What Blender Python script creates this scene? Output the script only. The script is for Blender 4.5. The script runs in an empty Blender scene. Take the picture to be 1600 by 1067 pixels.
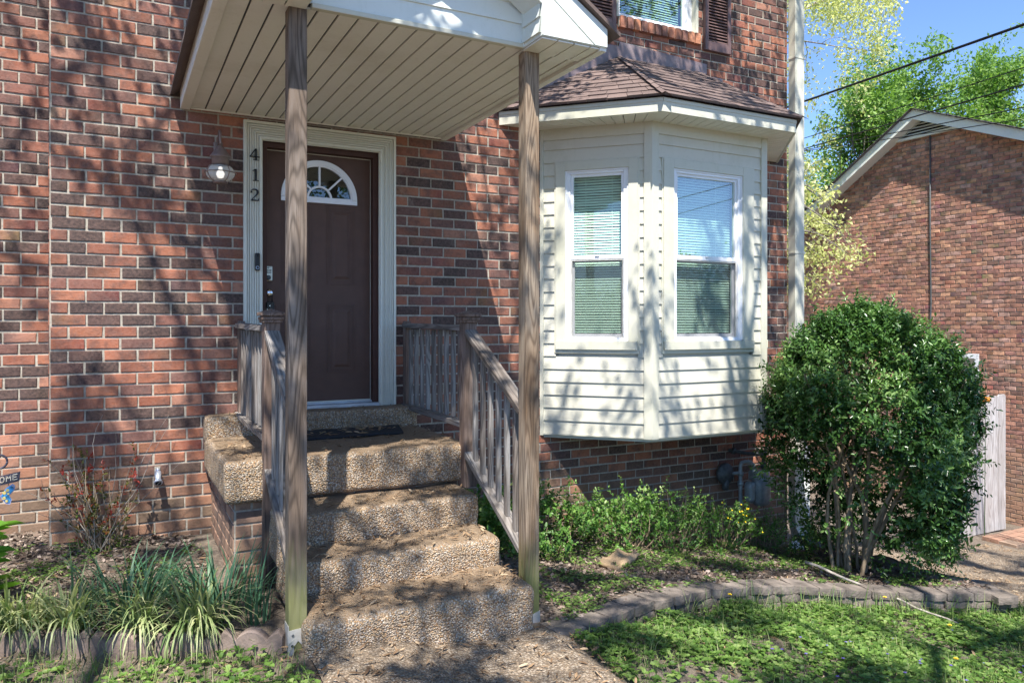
import bpy, bmesh, math, random
import numpy as np
from mathutils import Vector, Matrix, noise as mnoise

# ------------------------------------------------------------------ camera, world, sun, exposure
S = bpy.context.scene
C = S.collection
R = math.radians
YAW = 27.6
cam_d = bpy.data.cameras.new('camera'); cam = bpy.data.objects.new('camera', cam_d); C.objects.link(cam)
cam.location = (0, -5.9, 1.583); cam.rotation_euler = (R(90), 0, R(-YAW))
cam_d.sensor_width = 36; cam_d.lens = 1184/1600*36; cam_d.shift_y = -28.5/1600
cam_d.clip_end = 2000; cam_d.clip_start = 0.05
S.camera = cam
SUN = Vector((0.628, 1.27, -2.364)).normalized()      # direction the light travels
w = bpy.data.worlds.new("World"); S.world = w; w.use_nodes = True
nt = w.node_tree; nt.nodes.clear()
sky = nt.nodes.new('ShaderNodeTexSky'); sky.sky_type = 'NISHITA'; sky.sun_disc = False
sky.sun_elevation = R(59); sky.sun_rotation = R(206.3); sky.altitude = 3500; sky.air_density = 1.0; sky.dust_density = 0.05; sky.ozone_density = 5.0
bg = nt.nodes.new('ShaderNodeBackground'); bg.inputs['Strength'].default_value = 0.15
wo = nt.nodes.new('ShaderNodeOutputWorld')
nt.links.new(sky.outputs[0], bg.inputs[0]); nt.links.new(bg.outputs[0], wo.inputs[0])
sl = bpy.data.lights.new('sun', 'SUN'); sl.energy = 4.9; sl.angle = R(0.5); sl.color = (1, 0.955, 0.88)
so = bpy.data.objects.new('sun', sl); C.objects.link(so); so.rotation_euler = SUN.to_track_quat('-Z', 'Y').to_euler()
so.location = (-5, -8, 12)
S.view_settings.view_transform = 'Standard'; S.view_settings.look = 'None'
S.view_settings.exposure = 1.12; S.view_settings.gamma = 1
S.render.engine = 'CYCLES'
S.cycles.max_bounces = 8; S.cycles.transparent_max_bounces = 12

# ------------------------------------------------------------------ materials
def mat(name):
    m = bpy.data.materials.new(name); m.use_nodes = True
    n = m.node_tree.nodes; n.clear()
    o = n.new('ShaderNodeOutputMaterial'); b = n.new('ShaderNodeBsdfPrincipled')
    m.node_tree.links.new(b.outputs[0], o.inputs[0])
    return m, m.node_tree, b, o
def N(t, typ, **kw):
    n = t.nodes.new(typ)
    for k, v in kw.items():
        if k in n.inputs: n.inputs[k].default_value = v
        else: setattr(n, k, v)
    return n
def L(t, a, b): t.links.new(a, b)
def ramp(t, fac, stops):
    r = t.nodes.new('ShaderNodeValToRGB'); cr = r.color_ramp
    while len(cr.elements) < len(stops): cr.elements.new(0.5)
    for e, (p, c) in zip(cr.elements, stops):
        e.position = p; e.color = tuple(c) + (1,) if len(c) == 3 else c
    L(t, fac, r.inputs[0]); return r.outputs[0]
def mixc(t, fac, a, b, mode='MIX'):
    m = t.nodes.new('ShaderNodeMix'); m.data_type = 'RGBA'; m.blend_type = mode
    for s, i in ((fac, 0), (a, 6), (b, 7)):
        if hasattr(s, 'is_linked') or hasattr(s, 'links'): L(t, s, m.inputs[i])
        else: m.inputs[i].default_value = s if i == 0 else (tuple(s) + (1,) if len(s) == 3 else s)
    return m.outputs[2]
def math_n(t, op, a, b=None):
    m = t.nodes.new('ShaderNodeMath'); m.operation = op
    for s, i in ((a, 0), (b, 1)):
        if s is None: continue
        if hasattr(s, 'links'): L(t, s, m.inputs[i])
        else: m.inputs[i].default_value = s
    return m.outputs[0]
def bump(t, b, h, strength=0.3, dist=0.01, prev=None):
    n = t.nodes.new('ShaderNodeBump'); n.inputs['Strength'].default_value = strength; n.inputs['Distance'].default_value = dist
    L(t, h, n.inputs['Height'])
    if prev: L(t, prev, n.inputs['Normal'])
    L(t, n.outputs[0], b.inputs['Normal']); return n.outputs[0]
def obj_co(t, scale=(1, 1, 1), rnd=False):
    tc = t.nodes.new('ShaderNodeTexCoord'); mp = t.nodes.new('ShaderNodeMapping')
    mp.inputs['Scale'].default_value = scale
    L(t, tc.outputs['Object'], mp.inputs[0])
    if rnd:
        oi = t.nodes.new('ShaderNodeObjectInfo'); mu = t.nodes.new('ShaderNodeVectorMath'); mu.operation = 'SCALE'
        cx = t.nodes.new('ShaderNodeCombineXYZ')
        L(t, oi.outputs['Random'], cx.inputs[0]); L(t, oi.outputs['Random'], cx.inputs[1]); L(t, oi.outputs['Random'], cx.inputs[2])
        L(t, cx.outputs[0], mu.inputs[0]); mu.inputs['Scale'].default_value = 37.0
        L(t, mu.outputs[0], mp.inputs['Location'])
    return mp.outputs[0], tc
def noise_t(t, co, scale, detail=4, rough=0.55, dist=0):
    n = N(t, 'ShaderNodeTexNoise', Scale=scale, Detail=detail, Roughness=rough, Distortion=dist)
    if co is not None: L(t, co, n.inputs['Vector'])
    return n.outputs['Fac']

def m_plain(name, col, rough=0.5, metal=0, nscale=8, namt=0.12, bumps=0.05, bdist=0.003, spec=0.5, grime=None):
    m, t, b, o = mat(name); co, _ = obj_co(t)
    n = noise_t(t, co, nscale, 5)
    dark = tuple(c*(1-namt*2) for c in col); lite = tuple(min(1, c*(1+namt)) for c in col)
    c = ramp(t, n, [(0.3, dark), (0.7, lite)])
    if grime:
        g = noise_t(t, co, 1.7, 6, 0.7)
        c = mixc(t, ramp(t, g, [(0.48, (0, 0, 0)), (0.75, (1, 1, 1))]), c, grime)
    L(t, c, b.inputs['Base Color'])
    b.inputs['Roughness'].default_value = rough; b.inputs['Metallic'].default_value = metal
    b.inputs['Specular IOR Level'].default_value = spec
    if bumps: bump(t, b, noise_t(t, co, nscale*6, 3), bumps, bdist)
    return m

def m_brick():
    m, t, b, o = mat('brick'); co, tc = obj_co(t)
    at = N(t, 'ShaderNodeAttribute', attribute_name='Col')
    n1 = noise_t(t, co, 9, 5, 0.65, 0.3); n2 = noise_t(t, co, 60, 4, 0.6); n3 = noise_t(t, co, 260, 2)
    c = mixc(t, ramp(t, n1, [(0.46, (0, 0, 0)), (0.66, (.72, .72, .72))]), at.outputs['Color'], (0.05, 0.034, 0.033))
    c = mixc(t, ramp(t, n2, [(0.3, (.0, .0, .0)), (0.75, (.55, .55, .55))]), c, mixc(t, 0.5, c, (0.42, 0.25, 0.2)))
    c = mixc(t, ramp(t, n3, [(0.66, (0, 0, 0)), (0.76, (.5, .5, .5))]), c, (0.5, 0.4, 0.33))
    sm = noise_t(t, co, 2.1, 8, 0.78, 0.6)
    c = mixc(t, ramp(t, sm, [(0.6, (0, 0, 0)), (0.74, (.42, .42, .42))]), c, (0.42, 0.35, 0.29))
    c = mixc(t, ramp(t, noise_t(t, co, 1.1, 5, 0.7), [(0.5, (0, 0, 0)), (0.8, (.5, .5, .5))]), c, mixc(t, 0.6, c, (0.06, 0.045, 0.04)))
    # soil-splash staining near the ground
    sp = t.nodes.new('ShaderNodeSeparateXYZ'); L(t, tc.outputs['Object'], sp.inputs[0])
    zz = math_n(t, 'ADD', sp.outputs['Z'], math_n(t, 'MULTIPLY', math_n(t, 'SUBTRACT', n1, 0.5), 0.5))
    at2 = math_n(t, 'ADD', zz, math_n(t, 'MULTIPLY', sp.outputs['X'], 0.09))
    st = ramp(t, math_n(t, 'MULTIPLY', at2, 1.0), [(0.28, (.8, .8, .8)), (0.72, (0, 0, 0))])
    c = mixc(t, st, c, mixc(t, 0.38, (0.29, 0.2, 0.125), c))
    L(t, c, b.inputs['Base Color']); b.inputs['Roughness'].default_value = 0.85
    p = bump(t, b, n2, 0.55, 0.006); bump(t, b, n3, 0.35, 0.003, p)
    return m
def m_mortar(name='mortar', k=1.0):
    m, t, b, o = mat(name); co, tc = obj_co(t)
    n = noise_t(t, co, 30, 6, 0.7)
    c = ramp(t, n, [(0.3, (0.27*k, 0.235*k, 0.19*k)), (0.7, (0.52*k, 0.475*k, 0.4*k))])
    L(t, c, b.inputs['Base Color']); b.inputs['Roughness'].default_value = 0.95
    bump(t, b, noise_t(t, co, 220, 3), 0.6, 0.004)
    return m

def m_wood(name, silver, brown, dark, algae=None, alg_z=0.35):
    m, t, b, o = mat(name)
    co, tc = obj_co(t, (1, 1, 0.075), True)
    n = noise_t(t, co, 8.5, 1.2, 0.5)
    # knots: sparse voronoi cells pull the grain into rings
    co2, _ = obj_co(t, (2.2, 2.2, 1.35), True)
    vo = N(t, 'ShaderNodeTexVoronoi', Scale=1.1); L(t, co2, vo.inputs['Vector'])
    kn = ramp(t, vo.outputs['Distance'], [(0.0, (1, 1, 1)), (0.22, (0, 0, 0))])
    nn = math_n(t, 'ADD', n, math_n(t, 'MULTIPLY', kn, 0.16))
    bands = math_n(t, 'SINE', math_n(t, 'MULTIPLY', nn, 125.0))
    bands = math_n(t, 'ADD', math_n(t, 'MULTIPLY', bands, 0.5), 0.5)
    co3, _ = obj_co(t, (1, 1, 0.035), True)
    fine = noise_t(t, co3, 170, 4, 0.7)
    co4, _ = obj_co(t, (1, 1, 0.16), True)
    pat = noise_t(t, co4, 9, 4, 0.6)
    c = mixc(t, ramp(t, pat, [(0.36, (0, 0, 0)), (0.62, (1, 1, 1))]), silver, brown)
    c = mixc(t, math_n(t, 'MULTIPLY', math_n(t, 'POWER', bands, 2.2), 0.6), c, dark)
    c = mixc(t, ramp(t, fine, [(0.28, (.75, .75, .75)), (0.48, (0, 0, 0))]), c, tuple(x*0.55 for x in dark))
    blot = noise_t(t, co4, 4.2, 3, 0.55)
    c = mixc(t, ramp(t, blot, [(0.56, (0, 0, 0)), (0.72, (.62, .62, .62))]), c, tuple(x*0.5 for x in dark))
    c = mixc(t, ramp(t, vo.outputs['Distance'], [(0.03, (.8, .8, .8)), (0.075, (0, 0, 0))]), c, tuple(x*0.35 for x in dark))
    if algae:
        sp = t.nodes.new('ShaderNodeSeparateXYZ'); L(t, tc.outputs['Object'], sp.inputs[0])
        a = math_n(t, 'ADD', sp.outputs['Z'], math_n(t, 'MULTIPLY', math_n(t, 'SUBTRACT', fine, 0.5), 0.6))
        c = mixc(t, ramp(t, a, [(alg_z*0.4, (.8, .8, .8)), (alg_z, (0, 0, 0))]), c, algae)
    L(t, c, b.inputs['Base Color']); b.inputs['Roughness'].default_value = 0.85; b.inputs['Specular IOR Level'].default_value = 0.25
    h = math_n(t, 'ADD', math_n(t, 'MULTIPLY', bands, -0.4), fine)
    bump(t, b, h, 0.6, 0.0035)
    return m

def m_agg(name, cols, stain, scale=112, stain_amt=(0.5, 0.72), tread=None):
    m, t, b, o = mat(name); co, _ = obj_co(t)
    wob = noise_t(t, co, 30, 2)
    vo = N(t, 'ShaderNodeTexVoronoi', Scale=scale, Randomness=0.95); L(t, co, vo.inputs['Vector'])
    hs = t.nodes.new('ShaderNodeSeparateColor'); L(t, vo.outputs['Color'], hs.inputs[0])
    k = len(cols)
    c = ramp(t, hs.outputs[0], [((i+0.5)/k, cc) for i, cc in enumerate(cols)])
    c = mixc(t, ramp(t, vo.outputs['Distance'], [(0.4, (0, 0, 0)), (0.7, (.75, .75, .75))]), c, (0.13, 0.1, 0.07))
    s = noise_t(t, co, 2.6, 6, 0.68)
    c = mixc(t, ramp(t, s, [(stain_amt[0], (0, 0, 0)), (stain_amt[1], (.75, .75, .75))]), c, mixc(t, 0.35, stain, c))
    if tread:      # dirt and ground-in leaf crumbs lie on the flat treads
        ge = t.nodes.new('ShaderNodeNewGeometry'); sn = t.nodes.new('ShaderNodeSeparateXYZ'); L(t, ge.outputs['True Normal'], sn.inputs[0])
        dn = math_n(t, 'ADD', sn.outputs['Z'], math_n(t, 'MULTIPLY', math_n(t, 'SUBTRACT', noise_t(t, co, 14, 5, 0.7), 0.5), 0.9))
        c = mixc(t, ramp(t, dn, [(0.72, (0, 0, 0)), (0.98, (.8, .8, .8))]), c, tread)
    L(t, c, b.inputs['Base Color']); b.inputs['Roughness'].default_value = 0.8
    hh = math_n(t, 'SUBTRACT', 1.0, vo.outputs['Distance'])
    p = bump(t, b, hh, 0.9, 0.012); bump(t, b, noise_t(t, co, 25, 4), 0.4, 0.02, p)
    return m

def m_leaf(name, cols, trans=0.35, rough=0.45, tint=1.25):
    m, t, b, o = mat(name)
    at = N(t, 'ShaderNodeAttribute', attribute_name='rnd')
    k = len(cols)
    c = ramp(t, at.outputs['Fac'], [(i/(k-1) if k > 1 else 0, cc) for i, cc in enumerate(cols)])
    L(t, c, b.inputs['Base Color']); b.inputs['Roughness'].default_value = rough; b.inputs['Specular IOR Level'].default_value = 0.4
    tr = t.nodes.new('ShaderNodeBsdfTranslucent'); L(t, mixc(t, 1.0, c, (tint, tint*1.08, tint*0.7), 'MULTIPLY'), tr.inputs[0])
    mx = t.nodes.new('ShaderNodeMixShader'); mx.inputs[0].default_value = trans
    L(t, b.outputs[0], mx.inputs[1]); L(t, tr.outputs[0], mx.inputs[2]); L(t, mx.outputs[0], o.inputs[0])
    return m
def m_glass(name, tint=(0.75, 0.9, 0.82), refl=0.25):
    m, t, b, o = mat(name)
    tr = t.nodes.new('ShaderNodeBsdfTransparent'); tr.inputs[0].default_value = (*tint, 1)
    g = t.nodes.new('ShaderNodeBsdfGlossy'); g.inputs['Roughness'].default_value = 0.01
    ge = t.nodes.new('ShaderNodeNewGeometry'); dp = t.nodes.new('ShaderNodeVectorMath'); dp.operation = 'DOT_PRODUCT'
    L(t, ge.outputs['Normal'], dp.inputs[0]); L(t, ge.outputs['Incoming'], dp.inputs[1])
    fr_ = math_n(t, 'ADD', math_n(t, 'MULTIPLY', math_n(t, 'POWER', math_n(t, 'SUBTRACT', 1.0, math_n(t, 'ABSOLUTE', dp.outputs['Value'])), 5.0), 0.95), 0.08)
    mx = t.nodes.new('ShaderNodeMixShader')
    L(t, math_n(t, 'MAXIMUM', fr_, refl), mx.inputs[0])
    L(t, tr.outputs[0], mx.inputs[1]); L(t, g.outputs[0], mx.inputs[2]); L(t, mx.outputs[0], o.inputs[0])
    return m
def m_lampglass():
    m, t, b, o = mat('seeded_lamp_glass')
    b.inputs['Base Color'].default_value = (0.75, 0.75, 0.72, 1); b.inputs['Roughness'].default_value = 0.12
    co, _ = obj_co(t); bump(t, b, noise_t(t, co, 120, 2), 0.3, 0.003)
    tr = t.nodes.new('ShaderNodeBsdfTransparent'); tr.inputs[0].default_value = (.95, .95, .93, 1); mx = t.nodes.new('ShaderNodeMixShader'); mx.inputs[0].default_value = 0.45
    L(t, tr.outputs[0], mx.inputs[1]); L(t, b.outputs[0], mx.inputs[2]); L(t, mx.outputs[0], o.inputs[0])
    return m
def m_screen():
    m, t, b, o = mat('insect_screen')
    b.inputs['Base Color'].default_value = (0.03, 0.032, 0.03, 1); b.inputs['Roughness'].default_value = 0.6
    tr = t.nodes.new('ShaderNodeBsdfTransparent'); mx = t.nodes.new('ShaderNodeMixShader'); mx.inputs[0].default_value = 0.42
    L(t, tr.outputs[0], mx.inputs[1]); L(t, b.outputs[0], mx.inputs[2]); L(t, mx.outputs[0], o.inputs[0])
    return m
def m_shingle(name, cols):
    m, t, b, o = mat(name); co, _ = obj_co(t)
    at = N(t, 'ShaderNodeAttribute', attribute_name='Col')
    n = noise_t(t, co, 420, 2); n2 = noise_t(t, co, 5, 4)
    c = mixc(t, ramp(t, n, [(0.35, (0, 0, 0)), (0.65, (1, 1, 1))]), mixc(t, 0.5, at.outputs['Color'], cols[0]), cols[1])
    c = mixc(t, ramp(t, n2, [(0.4, (0, 0, 0)), (0.7, (.5, .5, .5))]), c, cols[0])
    L(t, c, b.inputs['Base Color']); b.inputs['Roughness'].default_value = 0.95
    bump(t, b, n, 0.7, 0.004)
    return m
def m_ground(name):
    m, t, b, o = mat(name); co, _ = obj_co(t)
    n1 = noise_t(t, co, 3, 6, 0.7); n2 = noise_t(t, co, 45, 5, 0.7); n3 = noise_t(t, co, 170, 3)
    c = ramp(t, n2, [(0.3, (0.055, 0.04, 0.03)), (0.5, (0.13, 0.1, 0.075)), (0.72, (0.3, 0.24, 0.19))])
    c = mixc(t, ramp(t, n1, [(0.42, (0, 0, 0)), (0.65, (.6, .6, .6))]), c, (0.2, 0.165, 0.13))
    L(t, c, b.inputs['Base Color']); b.inputs['Roughness'].default_value = 0.95
    p = bump(t, b, n2, 0.8, 0.02); bump(t, b, n3, 0.6, 0.008, p)
    return m
def m_bark(name, a, b_):
    m, t, b, o = mat(name); co, _ = obj_co(t, (1, 1, 0.25))
    n = noise_t(t, co, 22, 5, 0.7)
    L(t, ramp(t, n, [(0.35, a), (0.65, b_)]), b.inputs['Base Color']); b.inputs['Roughness'].default_value = 0.9
    bump(t, b, n, 0.6, 0.01)
    return m
def m_stainpaint(name, col, grime, rough=0.45):
    """siding / trim vinyl with faint green-grey weathering that has a shape of its own"""
    m, t, b, o = mat(name); co, _ = obj_co(t)
    g = noise_t(t, co, 1.6, 7, 0.75); f = noise_t(t, co, 40, 4)
    cs, _ = obj_co(t, (9, 9, 0.8)); st = noise_t(t, cs, 2.4, 5, 0.7)
    c = mixc(t, ramp(t, g, [(0.5, (0, 0, 0)), (0.72, (.6, .6, .6))]), col, grime)
    c = mixc(t, ramp(t, st, [(0.56, (0, 0, 0)), (0.8, (.45, .45, .45))]), c, grime)
    c = mixc(t, ramp(t, f, [(0.6, (0, 0, 0)), (0.8, (.2, .2, .2))]), c, tuple(x*0.6 for x in grime))
    L(t, c, b.inputs['Base Color']); b.inputs['Roughness'].default_value = rough
    bump(t, b, f, 0.08, 0.003)
    return m
def m_emit(name, col, s):
    m, t, b, o = mat(name)
    b.inputs['Base Color'].default_value = (*col, 1); b.inputs['Emission Color'].default_value = (*col, 1); b.inputs['Emission Strength'].default_value = s
    return m

M = dict(
 brick=m_brick(), mortar=m_mortar(), mortar2=m_mortar('mortar_neighbor', 0.8),
 post_l=m_wood('wood_post_grey', (0.27, 0.225, 0.19), (0.165, 0.12, 0.088), (0.045, 0.033, 0.025), (0.2, 0.21, 0.08), 0.55),
 post_r=m_wood('wood_post_brown', (0.36, 0.285, 0.21), (0.25, 0.165, 0.1), (0.075, 0.046, 0.03), (0.2, 0.22, 0.07), 0.5),
 rail=m_wood('wood_rail_silver', (0.33, 0.315, 0.3), (0.2, 0.165, 0.14), (0.055, 0.045, 0.038)),
 newel=m_wood('wood_newel', (0.26, 0.2, 0.17), (0.19, 0.125, 0.095), (0.06, 0.04, 0.03)),
 fence=m_wood('wood_fence', (0.52, 0.5, 0.5), (0.42, 0.385, 0.37), (0.2, 0.17, 0.16)),
 agg=m_agg('exposed_aggregate', [(0.44, 0.29, 0.15), (0.58, 0.47, 0.34), (0.34, 0.18, 0.08), (0.48, 0.4, 0.31), (0.25, 0.19, 0.14), (0.68, 0.6, 0.5), (0.46, 0.28, 0.14)], (0.2, 0.145, 0.09), tread=(0.22, 0.15, 0.09)),
 aggpath=m_agg('exposed_aggregate_path', [(0.26, 0.185, 0.115), (0.4, 0.31, 0.22), (0.15, 0.1, 0.065), (0.32, 0.25, 0.18), (0.5, 0.42, 0.33), (0.14, 0.1, 0.07)], (0.15, 0.11, 0.072), 88, (0.46, 0.7)),
 siding=m_stainpaint('siding_cream', (0.6, 0.575, 0.48), (0.46, 0.45, 0.33)),
 trim=m_stainpaint('trim_cream', (0.58, 0.565, 0.47), (0.45, 0.45, 0.33)),
 trimw=m_stainpaint('trim_white', (0.72, 0.75, 0.71), (0.58, 0.62, 0.56)),
 soffit=m_stainpaint('soffit_beige', (0.77, 0.745, 0.68), (0.6, 0.56, 0.47), 0.5),
 casing=m_stainpaint('casing_paint', (0.68, 0.67, 0.58), (0.5, 0.49, 0.4)),
 vinyl=m_plain('window_vinyl', (0.82, 0.83, 0.86), 0.35, 0, 5, 0.03, 0.02),
 door=m_plain('door_brown', (0.1, 0.05, 0.034), 0.6, 0, 12, 0.08, 0.12, 0.001),
 jamb=m_plain('jamb_brown', (0.065, 0.024, 0.015), 0.65, 0, 12, 0.1, 0.1, 0.001),
 shutter=m_plain('shutter_brown', (0.165, 0.1, 0.095), 0.55, 0, 10, 0.1, 0.05),
 dark=m_plain('dark_void', (0.012, 0.011, 0.01), 0.9, 0, 5, 0.1, 0),
 black=m_plain('black_metal', (0.015, 0.015, 0.016), 0.35, 0.3, 9, 0.1, 0.02),
 nickel=m_plain('brushed_nickel', (0.5, 0.48, 0.42), 0.3, 0.9, 30, 0.1, 0.05),
 chrome=m_plain('chrome', (0.7, 0.7, 0.72), 0.15, 1.0, 20, 0.05, 0),
 bronze=m_plain('lamp_copper', (0.27, 0.2, 0.18), 0.5, 0.5, 18, 0.15, 0.06),
 galv=m_plain('galvanized', (0.6, 0.58, 0.54), 0.5, 0.35, 18, 0.12, 0.05),
 zinc=m_plain('spigot_zinc', (0.52, 0.58, 0.68), 0.35, 0.5, 40, 0.1, 0.1),
 meter=m_plain('meter_grey', (0.34, 0.38, 0.4), 0.45, 0.2, 22, 0.15, 0.08, grime=(0.12, 0.12, 0.11)),
 pipe=m_plain('pipe_dark', (0.1, 0.11, 0.115), 0.6, 0.3, 30, 0.2, 0.1),
 spoutdk=m_plain('black_plastic', (0.03, 0.032, 0.055), 0.3, 0, 20, 0.1, 0.05),
 blind=m_plain('blind_vinyl', (0.85, 0.9, 0.85), 0.5, 0, 3, 0.03, 0),
 glass=m_glass('window_glass', (0.8, 0.95, 0.87), 0.12), glass2=m_lampglass(),
 glassf=m_glass('front_glass', (0.72, 0.92, 0.84), 0.36),
 screen=m_screen(),
 shingle=m_shingle('shingle_brown', ((0.09, 0.062, 0.055), (0.21, 0.15, 0.135))),
 shingle2=m_shingle('shingle_grey', ((0.09, 0.085, 0.09), (0.2, 0.185, 0.19))),
 flash=m_plain('flashing_metal', (0.23, 0.17, 0.17), 0.45, 0.15, 6, 0.2, 0.05, grime=(0.33, 0.27, 0.27)),
 ground=m_ground('soil'), block=m_plain('wall_block', (0.2, 0.165, 0.14), 0.92, 0, 9, 0.28, 0.9, 0.006, grime=(0.12, 0.1, 0.08)),
 scallop=m_plain('edging_concrete', (0.235, 0.175, 0.145), 0.92, 0, 9, 0.2, 0.8, 0.005, grime=(0.12, 0.085, 0.07)),
 asphalt=m_plain('asphalt', (0.06, 0.06, 0.06), 0.9, 0, 20, 0.2, 0.5),
 mat=m_plain('rubber_mat', (0.02, 0.022, 0.028), 0.8, 0, 50, 0.2, 0.6, 0.004),
 stone=m_plain('sandstone', (0.4, 0.28, 0.17), 0.9, 0, 9, 0.2, 0.7, 0.01),
 redbrick=m_plain('brick_paver', (0.3, 0.15, 0.11), 0.9, 0, 14, 0.25, 0.5),
 wire=m_plain('wire_black', (0.012, 0.012, 0.013), 0.6, 0, 5, 0.1, 0),
 slate=m_plain('sign_metal', (0.075, 0.07, 0.1), 0.5, 0.3, 14, 0.1, 0.1),
 ivory=m_plain('ivory_paint', (0.7, 0.62, 0.5), 0.6, 0, 14, 0.1, 0),
 bfly=m_plain('butterfly_blue', (0.05, 0.3, 0.62), 0.45, 0, 90, 0.4, 0), bfly_y=m_plain('butterfly_yellow', (0.75, 0.6, 0.2), 0.5, 0, 90, 0.3, 0),
 bfly_g=m_plain('butterfly_grey', (0.3, 0.36, 0.6), 0.5, 0, 30, 0.1, 0),
 bulb=m_emit('bulb_lit', (1.0, 0.95, 0.88), 0.7),
 bark=m_bark('bark_grey', (0.07, 0.055, 0.045), (0.19, 0.16, 0.13)), barkt=m_bark('bark_tan', (0.12, 0.085, 0.05), (0.36, 0.28, 0.19)),
 twig=m_bark('twig_pale', (0.2, 0.17, 0.14), (0.42, 0.38, 0.33)),
 l_shrub=m_leaf('leaf_holly', [(0.02, 0.05, 0.014), (0.05, 0.12, 0.026), (0.1, 0.2, 0.045), (0.24, 0.36, 0.12)], 0.22, 0.24),
 l_euon=m_leaf('leaf_euonymus', [(0.05, 0.13, 0.03), (0.09, 0.2, 0.04), (0.16, 0.3, 0.06), (0.33, 0.42, 0.16)], 0.35, 0.4),
 l_clover=m_leaf('leaf_clover', [(0.05, 0.11, 0.02), (0.1, 0.19, 0.035), (0.17, 0.29, 0.06), (0.28, 0.37, 0.12)], 0.4, 0.5),
 l_grass=m_leaf('leaf_grass', [(0.06, 0.12, 0.03), (0.12, 0.22, 0.05), (0.22, 0.32, 0.09), (0.4, 0.38, 0.2)], 0.35, 0.5),
 l_daff=m_leaf('leaf_daffodil', [(0.03, 0.085, 0.045), (0.055, 0.14, 0.075), (0.12, 0.23, 0.12)], 0.25, 0.45),
 l_lirio=m_leaf('leaf_liriope', [(0.1, 0.17, 0.05), (0.3, 0.36, 0.15), (0.5, 0.5, 0.27), (0.12, 0.2, 0.06)], 0.3, 0.5),
 l_hosta=m_leaf('leaf_lime', [(0.12, 0.3, 0.03), (0.22, 0.45, 0.05), (0.33, 0.55, 0.1)], 0.45, 0.4),
 l_red=m_leaf('leaf_reddish', [(0.06, 0.09, 0.02), (0.14, 0.15, 0.03), (0.25, 0.05, 0.03), (0.35, 0.04, 0.03)], 0.3, 0.4),
 l_pale=m_leaf('leaf_pale_yellow', [(0.3, 0.34, 0.1), (0.5, 0.52, 0.19), (0.68, 0.68, 0.34), (0.8, 0.77, 0.5)], 0.45, 0.5),
 l_bright=m_leaf('leaf_spring_green', [(0.06, 0.14, 0.025), (0.13, 0.25, 0.045), (0.22, 0.36, 0.07), (0.38, 0.5, 0.14)], 0.4, 0.5),
 l_olive=m_leaf('leaf_olive', [(0.13, 0.17, 0.06), (0.28, 0.33, 0.14), (0.42, 0.44, 0.24)], 0.4, 0.5),
 l_dry=m_leaf('leaf_dry', [(0.1, 0.058, 0.03), (0.22, 0.135, 0.075), (0.36, 0.24, 0.14), (0.52, 0.4, 0.27)], 0.15, 0.8, 1.0),
 l_mulch=m_leaf('mulch_chip', [(0.045, 0.03, 0.022), (0.12, 0.082, 0.06), (0.22, 0.165, 0.13), (0.38, 0.3, 0.25)], 0.0, 0.9),
 petal_y=m_plain('petal_yellow', (0.85, 0.6, 0.02), 0.5, 0, 30, 0.05, 0), petal_o=m_plain('flower_orange', (0.85, 0.28, 0.03), 0.6, 0, 30, 0.1, 0),
 petal_v=m_plain('petal_violet', (0.16, 0.09, 0.5), 0.5, 0, 30, 0.05, 0),
)

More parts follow.
